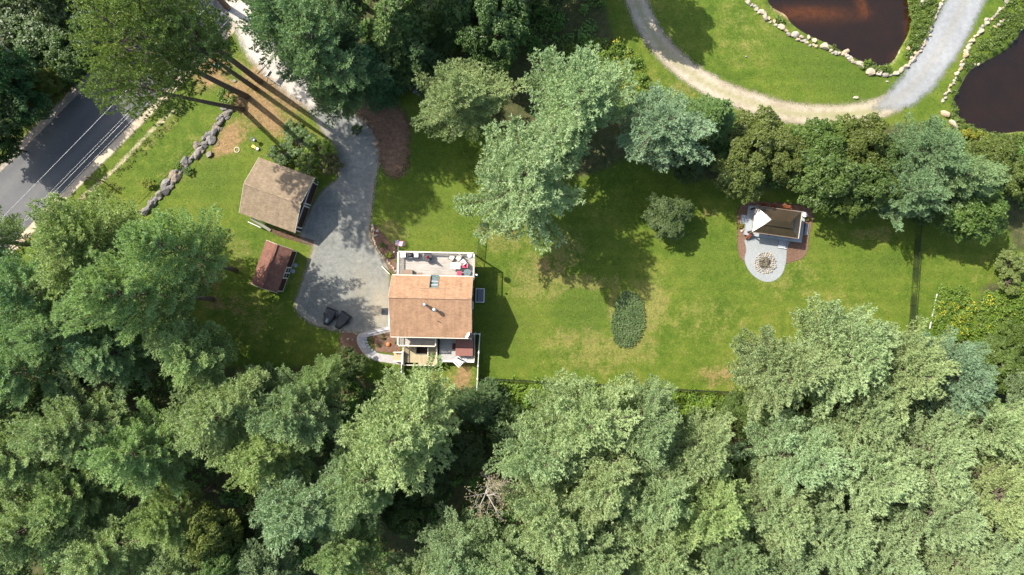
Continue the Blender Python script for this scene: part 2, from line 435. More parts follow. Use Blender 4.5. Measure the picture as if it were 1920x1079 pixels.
M['metalroof'] = m_metalroof()

# ------------------------------------------------------------------ layout polygons (photo pixels on the ground)
POND1 = smooth_pts([(1425,-120),(1436,-30),(1444,12),(1474,38),(1512,64),(1552,82),(1590,102),(1628,121),(1660,125),(1680,113),(1690,94),(1704,70),(1712,45),(1711,20),(1704,-10),(1690,-120)])
POND2 = smooth_pts([(2010,0),(1930,44),(1892,88),(1852,112),(1820,132),(1803,160),(1789,190),(1802,222),(1832,242),(1872,252),(1925,248),(2010,250),(2080,150)])
FOREST = [
    [(-700,700),(-40,470),(60,520),(150,500),(250,560),(330,640),(420,690),(520,690),(640,690),(700,720),(760,722),(890,735),(960,728),(1120,725),(1390,745),(1450,700),(1560,690),(1700,690),(1740,640),(1830,640),(1840,540),(1890,520),(2700,480),(2700,1700),(-700,1700)],
    [(-700,500),(-60,330),(60,235),(150,150),(240,50),(300,-20),(300,-700),(-700,-700)],
    [(520,-700),(520,60),(580,140),(660,165),(760,175),(900,150),(930,240),(1100,260),(1180,250),(1200,180),(1160,100),(1130,0),(1130,-700)],
    [(940,250),(1150,240),(1300,215),(1420,240),(1560,245),(1720,235),(1790,250),(1900,270),(2700,280),(2700,480),(1900,470),(1880,400),(1760,420),(1600,390),(1500,360),(1400,350),(1300,330),(1180,300),(1100,330),(960,330)],
]
def world_to_px(x, y): return x*PPM+960.0, 540.0-y*PPM

# ------------------------------------------------------------------ ground: one sheet
def lin(a, b, s): return np.arange(a, b, s)
def axis_coords(half, fine, step):
    far = np.array([-400,-300,-220,-170,-130,-110,-95,-85]); far = far[far < -half-2]
    return np.concatenate([far, lin(-half, half+step, step), -far[::-1]])
gx = axis_coords(72, 0, .4); gy = axis_coords(44, 0, .4)
X, Y = np.meshgrid(gx, gy); PX, PY = world_to_px(X, Y)
dp1 = sdf_poly(PX, PY, POND1)/PPM; dp2 = sdf_poly(PX, PY, POND2)/PPM
dpond = np.minimum(dp1, dp2)
Z = -1.0*np.clip(-dpond/1.6+.25, 0, 1) - .5*np.clip((-dpond-2)/4, 0, 1)
bar = np.exp(-(((PX-1530)/75)**2+((PY-22)/15)**2)) + .8*np.exp(-((sdf_line(PX, PY, [(1615,-60),(1622,-10),(1632,20)], 0)/9)**2))
Z = np.where(dp1 < 0, Z + .6*bar, Z)
dfor = np.full(X.shape, 1e9)
for poly in FOREST: dfor = np.minimum(dfor, sdf_poly(PX, PY, poly)/PPM)
far = np.clip((np.hypot(X/1.6, Y)-70)/120, 0, 1); Z = Z + far*6*(fbm(X, Y, 60, 3)-.3)
def blobs(lst):
    r = np.zeros(X.shape)
    for (cx, cy, rx, ry, a, st) in lst:
        ca, sa = math.cos(R(a)), math.sin(R(a)); dx = PX-cx; dy = PY-cy
        u = (dx*ca+dy*sa)/rx; v = (-dx*sa+dy*ca)/ry
        r = np.maximum(r, st*np.exp(-(u*u+v*v)**1.5))
    return r
dry = blobs([(1010,520,60,50,0,.75),(1060,470,40,40,0,.7),(1130,660,120,45,0,.62),(1085,530,90,14,5,.9),(1220,570,34,60,0,.85),(1150,560,8,50,10,.8),
             (1080,640,90,30,0,.6),(740,440,30,26,0,.8),(1640,440,50,16,0,.7),(860,700,40,25,0,.6),(1360,705,40,35,0,.6),(350,300,40,80,45,.35),
             (300,250,60,12,-42,.6),(1220,200,40,25,30,.6),(1300,180,60,14,32,.5),(1250,155,40,12,35,.4),(1800,250,30,26,0,.7),(1400,60,60,80,0,.35),
             (520,180,110,60,38,.6),(420,470,60,40,0,.5),(460,600,90,60,0,.35),(1180,650,60,30,0,.7),(1330,600,90,50,0,.35),(1480,520,80,50,0,.35),
             (720,430,16,20,0,.5),(1580,600,80,60,0,.35),(950,440,50,40,0,.7),(800,700,40,20,0,.5),(1850,500,40,40,0,.3)])
rich = blobs([(1090,585,62,52,0,.95),(960,620,60,80,0,.5),(400,330,60,60,0,.6),(800,400,80,60,0,.45),(1560,140,150,50,25,.7),(790,290,60,60,0,.7),
              (450,470,70,30,20,.5),(1640,500,60,40,0,.4),(220,330,30,50,45,.3),(1340,480,60,60,0,.3),(1550,460,60,30,0,.4),(1670,490,30,22,0,.8)])
litter = blobs([(480,200,90,30,40,.95),(540,180,60,30,40,.8),(430,260,50,26,-40,.85),(1350,708,55,24,0,.5),(730,240,30,60,0,.6),(600,170,60,30,30,.7),
                (1620,380,90,14,0,.7),(870,715,20,30,0,.8),(500,150,50,40,40,.8),(400,130,40,50,40,.8),(640,190,50,20,20,.6),(1330,400,20,12,0,.5),(390,520,40,30,0,.5),
                (420,570,70,20,10,.45),(1215,190,16,14,0,.8),(1030,500,40,30,0,.4),(900,430,20,14,0,.4)])
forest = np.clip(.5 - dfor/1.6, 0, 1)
sand = np.clip(1.2-np.abs(dpond+.1)/.35, 0, 1)*.32 + blobs([(236,330,14,80,47,.0)])
sand = np.maximum(sand, np.clip(1-np.abs(sdf_line(PX, PY, [(150,375),(215,318),(290,240),(330,205)], 0)/7), 0, 1)*.75)
bed = np.clip(-dpond*2, 0, 1)
V = np.stack([X.ravel(), Y.ravel(), Z.ravel()], 1)
nxg = len(gx); nyg = len(gy)
ii = (np.arange(nyg-1)[:, None]*nxg + np.arange(nxg-1)[None, :]).ravel()
F = np.stack([ii, ii+1, ii+nxg+1, ii+nxg], 1)
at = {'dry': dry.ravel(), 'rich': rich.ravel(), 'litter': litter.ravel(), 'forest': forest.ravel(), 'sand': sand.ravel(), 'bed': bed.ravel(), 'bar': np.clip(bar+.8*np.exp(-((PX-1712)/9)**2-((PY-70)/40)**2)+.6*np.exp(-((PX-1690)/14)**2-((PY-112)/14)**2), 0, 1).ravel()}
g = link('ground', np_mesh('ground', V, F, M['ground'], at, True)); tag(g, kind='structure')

def sheet(name, mat, sdf, bbox, z, res=.3, sfun=None, parent=None, margin=1.2):
    """flat ground cover; sdf(px,py) in px, negative inside"""
    (x0, y1), (x1, y0) = P(bbox[0], bbox[1]), P(bbox[2], bbox[3])
    xs = np.arange(x0, x1+res, res); ys = np.arange(y0, y1+res, res)
    XX, YY = np.meshgrid(xs, ys); QX, QY = world_to_px(XX, YY)
    d = sdf(QX, QY)/PPM; s = sfun(QX, QY) if sfun else np.zeros(d.shape)
    nx = len(xs); i = (np.arange(len(ys)-1)[:, None]*nx + np.arange(nx-1)[None, :])
    keep = (np.minimum(np.minimum(d[:-1,:-1], d[1:,:-1]), np.minimum(d[:-1,1:], d[1:,1:])) < margin).ravel()
    i = i.ravel()[keep]; F = np.stack([i, i+1, i+nx+1, i+nx], 1)
    used, inv = np.unique(F.ravel(), return_inverse=True); F = inv.reshape(F.shape)
    V = np.stack([XX.ravel(), YY.ravel(), np.full(XX.size, z)], 1)[used]
    o = link(name, np_mesh(name, V, F, mat, {'d': d.ravel()[used], 's': s.ravel()[used]}), parent)
    if parent is None: tag(o, kind='structure')
    return o
# road: centre line runs at 45 degrees
road_c = [(-900,1302),(0,402),(240,163),(1000,-597)]
def road_off(px, py): return (py + px - 402.0)*.7071       # + = towards the house
sheet('asphalt_road', M['asphalt'], lambda x, y: np.abs(road_off(x, y))-54.5, (-300,-300,700,800), .016, .5,
      lambda x, y: np.exp(-((np.abs(road_off(x, y)+3)-24)/11)**2)*.8+.2*np.exp(-(road_off(x,y)/10)**2), margin=.5)
sheet('sandy_shoulder', M['shoulder'], lambda x, y: np.abs(road_off(x, y)-61)-8, (-300,-300,700,800), .012, .4)
sheet('gravelly_shoulder', M['greyshoulder'], lambda x, y: np.abs(road_off(x, y)+61)-9, (-300,-300,700,800), .012, .4)
DRIVE = smooth_pts([(500,120),(540,160),(575,205),(606,250),(630,298),(633,335),(612,352),(590,380),(562,445),(586,462),(580,485),(566,530),(553,575),(572,600),(604,615),(650,624),(692,625),(731,610),(731,560),(728,500),(714,478),(699,455),(694,430),(699,380),(706,330),(714,298),(710,262),(696,234),(668,214),(638,202),(606,168),(560,110)], True, 4)
sheet('driveway', M['drive'], lambda x, y: sdf_poly(x, y, DRIVE), (470,80,780,650), .008, .3,
      lambda x, y: np.maximum(np.maximum(np.exp(-((x-712)/22)**2-((y-575)/45)**2), .8*np.exp(-(sdf_poly(x, y, DRIVE)/6)**2)), .5*np.exp(-((x-680)/25)**2-((y-540)/40)**2)))
ENTRY = smooth_pts([(400,-60),(425,20),(445,60),(465,105),(510,150),(560,190),(600,200),(600,150),(545,110),(505,60),(490,20),(480,-60)], True, 4)
sheet('driveway_entrance', M['entry'], lambda x, y: sdf_poly(x, y, ENTRY), (370,-80,640,240), .020, .3)
trk = smooth_pts([(1170,-120),(1182,-40),(1200,20),(1228,72),(1272,120),(1330,160),(1400,190),(1480,212),(1560,217),(1630,210),(1680,190)], False, 5)
sheet('dirt_track', M['track'], lambda x, y: sdf_line(x, y, trk, 19), (1110,-140,1740,280), .008, .3,
      lambda x, y: .85*np.exp(-((sdf_line(x, y, trk, 0))/5.5)**2) + .3*np.exp(-((x-1600)/60)**2))
grv = smooth_pts([(1640,202),(1690,182),(1732,138),(1768,82),(1796,30),(1826,-40),(1850,-130)], False, 5)
sheet('gravel_road', M['gravel'], lambda x, y: sdf_line(x, y, grv, [2]*2+[10]*2+[18]*2+[25]*3+[30]*5+[33]*40), (1580,-150,1920,270), .012, .3,
      lambda x, y: .6*np.exp(-((sdf_line(x, y, grv, 0)-4)/4)**2))
MULCH = [[(655,192),(700,184),(745,203),(766,228),(766,270),(764,305),(756,325),(738,334),(722,322),(712,300),(706,262),(690,232),(668,214)],
         [(1388,384),(1440,380),(1520,392),(1518,440),(1510,480),(1478,494),(1440,500),(1396,492),(1384,470),(1383,440)],
         [(640,625),(672,628),(684,650),(676,668),(640,670)],
         [(700,622),(750,610),(752,664),(706,660),(692,640)],
         [(694,428),(706,424),(728,452),(746,470),(746,514),(734,510),(716,482),(700,458)]]
for i, m in enumerate(MULCH):
    bb = (min(p[0] for p in m)-30, min(p[1] for p in m)-30, max(p[0] for p in m)+30, max(p[1] for p in m)+30)
    sheet('mulch_bed' if i else 'needle_litter', M['mulch'] if i else M['litter'], (lambda mm: lambda x, y: sdf_poly(x, y, mm))(smooth_pts(m, True, 3) if i != 3 else m), bb, .016, .2)
PAD = smooth_pts([(1402,440),(1399,470),(1396,488),(1402,505),(1415,520),(1434,529),(1452,527),(1466,515),(1473,495),(1475,470),(1476,446)], True, 4)
sheet('gravel_pad', M['pad'], lambda x, y: sdf_poly(x, y, PAD), (1370,420,1500,550), .020, .2)
PATH = smooth_pts([(756,678),(730,674),(700,668),(682,653),(676,634),(690,627),(712,622),(736,616)], False, 5)
sheet('garden_path', M['path'], lambda x, y: sdf_line(x, y, PATH, [7.5]*14+[7]*8+[5.5]*30), (640,590,790,700), .024, .15)
# water
def water(name, poly):
    pts = [P(x, y) for (x, y) in poly]
    me = bpy.data.meshes.new(name); me.from_pydata([(x, y, -.32) for x, y in pts], [], [tuple(range(len(pts)))][:1]); me.update()
    me.materials.append(M['water']); o = link(name, me); tag(o, kind='structure')
water('pond_water', [tuple(p) for p in np.array(POND1)])
water('pond_water', [tuple(p) for p in np.array(POND2)])

# ------------------------------------------------------------------ tree builder
def blades(Pn, Dn, nb, ln, wd, spread, r):
    """tufts of thin triangles: Pn, Dn (n,3)"""
    n = len(Pn); Pn = np.repeat(Pn, nb, 0); D = np.repeat(Dn, nb, 0)
    D = D + spread*r.normal(size=D.shape); D /= np.linalg.norm(D, axis=1)[:, None]+1e-9
    L = ln*r.uniform(.6, 1.15, size=(len(D), 1))
    A = .55*r.normal(size=D.shape)+np.array([0, 0, 1.0]); A = np.cross(D, A); A /= np.linalg.norm(A, axis=1)[:, None]+1e-9
    w = wd*r.uniform(.7, 1.2, size=(len(D), 1))
    Pn = Pn + D*L*.05
    V = np.stack([Pn - A*w/2, Pn + A*w/2, Pn + D*L], 1).reshape(-1, 3)
    return V, np.arange(len(V), dtype=np.int32).reshape(-1, 3)
def leaves(Pn, Nn, sz, r, jitter=.6):
    """diamond leaves (4 corners) lying about across normal Nn"""
    n = len(Pn); Nn = Nn + jitter*r.normal(size=Nn.shape); Nn /= np.linalg.norm(Nn, axis=1)[:, None]+1e-9
    A = np.cross(Nn, r.normal(size=Nn.shape)); A /= np.linalg.norm(A, axis=1)[:, None]+1e-9
    B = np.cross(Nn, A); s = sz*r.uniform(.6, 1.25, size=(n, 1))
    V = np.stack([Pn-A*s*.62, Pn-B*s*.36, Pn+A*s*.62, Pn+B*s*.36], 1).reshape(-1, 3)
    return V, np.arange(len(V), dtype=np.int32).reshape(-1, 4)

def conifer(seed, h=18.0, Rc=6.5, kind='pine'):
    r = np.random.default_rng(seed); rr = random.Random(seed)
    tb = MB(); bend = [rr.uniform(-.3, .3) for _ in range(2)]
    cx = lambda z: (bend[0]*math.sin(z/h*3), bend[1]*math.sin(z/h*2.3))
    zs = [h*i/8 for i in range(9)]
    r0 = .017*h+.02
    tb.tube([(cx(z)[0], cx(z)[1], z) for z in zs], [r0*(1-z/h)**.8+.02 for z in zs], 8)
    pts = []; dirs = []
    z0 = {'pine': .30, 'redpine': .50, 'hemlock': .14}[kind]
    step = {'pine': .56, 'redpine': .6, 'hemlock': .42}[kind]
    z = h*z0; side = rr.uniform(.0, 6.28)
    lob = [rr.uniform(0, 6.28) for _ in range(3)]
    while z < h*.985:
        t = (z/h-z0)/(1-z0)
        if kind == 'pine': prof = min(1, .55+2.2*t)*(1-t**1.7)**.75
        elif kind == 'redpine': prof = min(1, .45+2.0*t)*(1-t**2.2)**.7
        else: prof = (1-t)**.85*min(1, .8+t)
        nb = {'pine': 6, 'redpine': 5, 'hemlock': 6}[kind]
        az0 = rr.uniform(0, 6.28)
        for b in range(nb):
            az = az0+b*6.283/nb+rr.uniform(-.4, .4)
            if rr.random() < .10: continue
            irr = 1+.16*math.sin(2*az+lob[0])+.14*math.sin(3*az+lob[1]+z*.2)
            L = max(.5, Rc*prof*irr*rr.uniform(.66, 1.08))
            if kind == 'pine': el = R(4+38*t+rr.uniform(-8, 12)); curl = .16
            elif kind == 'redpine': el = R(-2+40*t+rr.uniform(-8, 14)); curl = .22
            else: el = R(-8+25*t+rr.uniform(-6, 6)); curl = -.10
            zz = z+rr.uniform(-.3, .3); o = np.array([*cx(zz), zz])
            hd = np.array([math.cos(az), math.sin(az)]); wob = rr.uniform(-.25, .25)
            def bp(s, L=L, el=el, o=o, az=az, wob=wob):
                a = az+wob*s
                return o+np.array([math.cos(a)*L*s*math.cos(el), math.sin(a)*L*s*math.cos(el), L*s*math.sin(el)+curl*L*s*s])
            tb.tube([bp(0), bp(.45), bp(.9)], [.012*L+.015, .008*L+.01, .01], 4, cap=False)
            ns = max(3, int(L/.30)); 
            for i in range(ns):
                s0 = .22 if t < .75 else 0.0; s = s0+(1-s0)*(i+.5)/ns
                p0 = bp(s); d0 = bp(min(1, s+.05))-bp(s-.05); d0 /= np.linalg.norm(d0)
                lat = np.array([-d0[1], d0[0], 0]); lat /= np.linalg.norm(lat)+1e-9
                tl = (.30+.30*L**.6*math.sin(math.pi*min(1, (1.06-s)*.95))**.8)*rr.uniform(.7, 1.15)
                for sg in (-1, 1):
                    tdir = d0*.75+lat*sg*rr.uniform(.55, .95)+np.array([0, 0, rr.uniform(-.02, .28) if kind != 'hemlock' else rr.uniform(-.25, .05)])
                    tdir /= np.linalg.norm(tdir); nt_ = max(1, int(tl/.30)+1)
                    if kind == 'redpine': nt_ = max(1, int(tl/.6))
                    for q in range(nt_):
                        u = (q+1)/nt_
                        pts.append(p0+tdir*tl*u); dirs.append(tdir*.8+np.array([0, 0, .45 if kind != 'hemlock' else .05]))
            pts.append(bp(1)); dirs.append(bp(1)-bp(.9)+np.array([0, 0, .3]))
        z += step*rr.uniform(.8, 1.2)
    pts = np.array(pts); dirs = np.array(dirs); dirs /= np.linalg.norm(dirs, axis=1)[:, None]+1e-9
    pts += r.normal(size=pts.shape)*.06
    if kind == 'pine': V, F = blades(pts, dirs, 8, .33, .115, .5, r)
    elif kind == 'redpine': V, F = blades(pts, dirs, 16, .34, .08, .95, r)
    else: V, F = blades(pts, dirs, 6, .36, .16, .40, r)
    return tb, V, F

def broadleaf(seed, h=11.0, Rc=4.6, nl=70, leaf=.26, per=420):
    r = np.random.default_rng(seed); rr = random.Random(seed)
    tb = MB(); P_ = []; N_ = []
    r0 = .018*h+.04; fork = h*.34
    tb.tube([(0, 0, 0), (rr.uniform(-.1, .1), rr.uniform(-.1, .1), fork), (0, 0, h*.72)], [r0, r0*.7, r0*.25], 8)
    for i in range(nl):
        # lobe centres on the upper shell of an uneven ellipsoid
        az = rr.uniform(0, 6.283); u = rr.uniform(-.15, 1)**1.0; u = max(-.1, u)
        k = rr.uniform(.62, 1.0)*(1+.15*math.sin(3*az+seed))
        rad = Rc*math.sqrt(max(0, 1-u*u))*k; zz = h*.56+(h*.40)*u*k
        c = np.array([math.cos(az)*rad, math.sin(az)*rad, zz])
        lr = Rc*rr.uniform(.16, .28)
        tb.tube([(0, 0, fork+rr.uniform(0, h*.2)), tuple(c*np.array([.55, .55, .85])), tuple(c)], [r0*.35, r0*.2, .015], 4, cap=False)
        d = r.normal(size=(per, 3)); d[:, 2] = np.abs(d[:, 2])*1.0-.25; d /= np.linalg.norm(d, axis=1)[:, None]
        q = r.uniform(.55, 1.0, size=(per, 1))**.5
        # ragged star shape for each lobe so that the edge is not a ball
        aa = np.arctan2(d[:, 1], d[:, 0]); star = 1+.28*np.sin(aa*rr.choice([3, 4, 5])+rr.uniform(0, 6))+.12*np.sin(aa*9)
        pp = d*q*lr*star[:, None]; pp[:, 2] *= .6
        P_.append(c+pp); N_.append(d*.55+np.array([0, 0, .75]))
    P_ = np.concatenate(P_); N_ = np.concatenate(N_)
    V, F = leaves(P_, N_, leaf, r, .5)
    return tb, V, F

def bare(seed, h=12.0, Rc=2.6):
    rr = random.Random(seed); tb = MB(); tips = []
    def br(p, d, L, rad, lv):
        pts = [p]; q = p.copy(); dd = d.copy()
        for i in range(4):
            dd = (dd+Vector((rr.uniform(-.25, .25), rr.uniform(-.25, .25), rr.uniform(-.1, .2)))).normalized(); q = q+dd*L/4; pts.append(q.copy())
        tb.tube(pts, [rad*(1-i/6) for i in range(5)], 4, cap=False)
        if lv > 0:
            for i in range(4 if lv > 1 else 5):
                a = pts[rr.randint(1, 4)]; nd = (dd+Vector((rr.uniform(-1, 1), rr.uniform(-1, 1), rr.uniform(-.4, .6)))).normalized()
                br(a.copy(), nd, L*rr.uniform(.4, .65), rad*.5, lv-1)
        else: tips.append(tuple(pts[-1]))
    tb.tube([(0, 0, 0), (0, .1, h*.5), (0, 0, h*.85)], [.16, .12, .06], 7)
    for i in range(14):
        a = rr.uniform(0, 6.28); z = h*rr.uniform(.55, .95)
        br(Vector((0, 0, z)), Vector((math.cos(a), math.sin(a), .35)).normalized(), Rc*rr.uniform(.5, 1), .05, 2)
    r = np.random.default_rng(seed); T = np.array(tips); T = np.repeat(T, 3, 0)+r.normal(size=(len(T)*3, 3))*.12
    V, F = leaves(T, np.tile([0, 0, 1.], (len(T), 1)), .16, r, .7)
    return tb, V, F

PROTO = {}
def proto(kind, i, gen, mat, bark, h, rc, smooth=False):
    tb, V, F = gen
    trunk = bpy.data.meshes.new(kind+'_trunk'); trunk.from_pydata(tb.v, [], tb.f); trunk.update(); trunk.materials.append(bark)
    trunk.polygons.foreach_set('use_smooth', [True]*len(trunk.polygons))
    crown = np_mesh(kind+'_crown', V, F, mat)
    PROTO.setdefault(kind, []).append((trunk, crown, h, rc, {'count': len(F)}))
for i in range(6): proto('white_pine', i, conifer(100+i, 18.0, 6.5, 'pine'), M['pine'], M['bark'], 18.0, 6.3)
for i in range(2): proto('red_pine', i, conifer(200+i, 20.0, 5.0, 'redpine'), M['redpine'], M['bark'], 20.0, 4.8)
for i in range(2): proto('hemlock_tree', i, conifer(300+i, 15.0, 4.5, 'hemlock'), M['hemlock'], M['bark'], 15.0, 4.4)
for i in range(4): proto('leafy_tree', i, broadleaf(400+i), M['leaf'], M['bark'], 11.0, 5.0)
for i in range(2): proto('shrub', i, broadleaf(500+i, 2.4, 1.5, 22, .20, 150), M['leaf'], M['bark'], 2.4, 1.7)
proto('bare_tree', 0, bare(600), M['dryleaf'], M['palebark'], 12.0, 2.9)

def plant(kind, cx, cy, r, h, label, cat='tree', tint=(1, 1, 1), base=None, group=None, var=None, rot=None):
    """cx, cy, r: crown as the photo shows it (pixels); h: height in metres"""
    pr = PROTO[kind]; k = var if var is not None else random.randrange(len(pr))
    trunk, crown, ph, prc, _ = pr[k % len(pr)]
    zc = .66*h
    tx, ty = P(cx, cy, zc)
    if base: bx, by = P(*base)
    else: bx, by = tx, ty
    rad = r/PPM*(CAMH-zc)/CAMH
    root = empty(kind, (bx, by, -.05))
    ax = Vector((tx-bx, ty-by, zc)).normalized(); q = Vector((0, 0, 1)).rotation_difference(ax)
    q = q @ Quaternion((0, 0, 1), rot if rot is not None else random.uniform(0, 6.28))
    root.rotation_mode = 'QUATERNION'; root.rotation_quaternion = q
    sx = rad/prc*(1.07 if kind == 'white_pine' else 1.0); root.scale = (sx, sx*random.uniform(.94, 1.06), h/ph)
    t = link('trunk', trunk, root); c = link('crown', crown, root)
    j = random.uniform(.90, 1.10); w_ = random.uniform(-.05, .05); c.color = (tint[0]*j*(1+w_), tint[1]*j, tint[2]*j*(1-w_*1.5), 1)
    tag(root, label, cat, group)
    return root

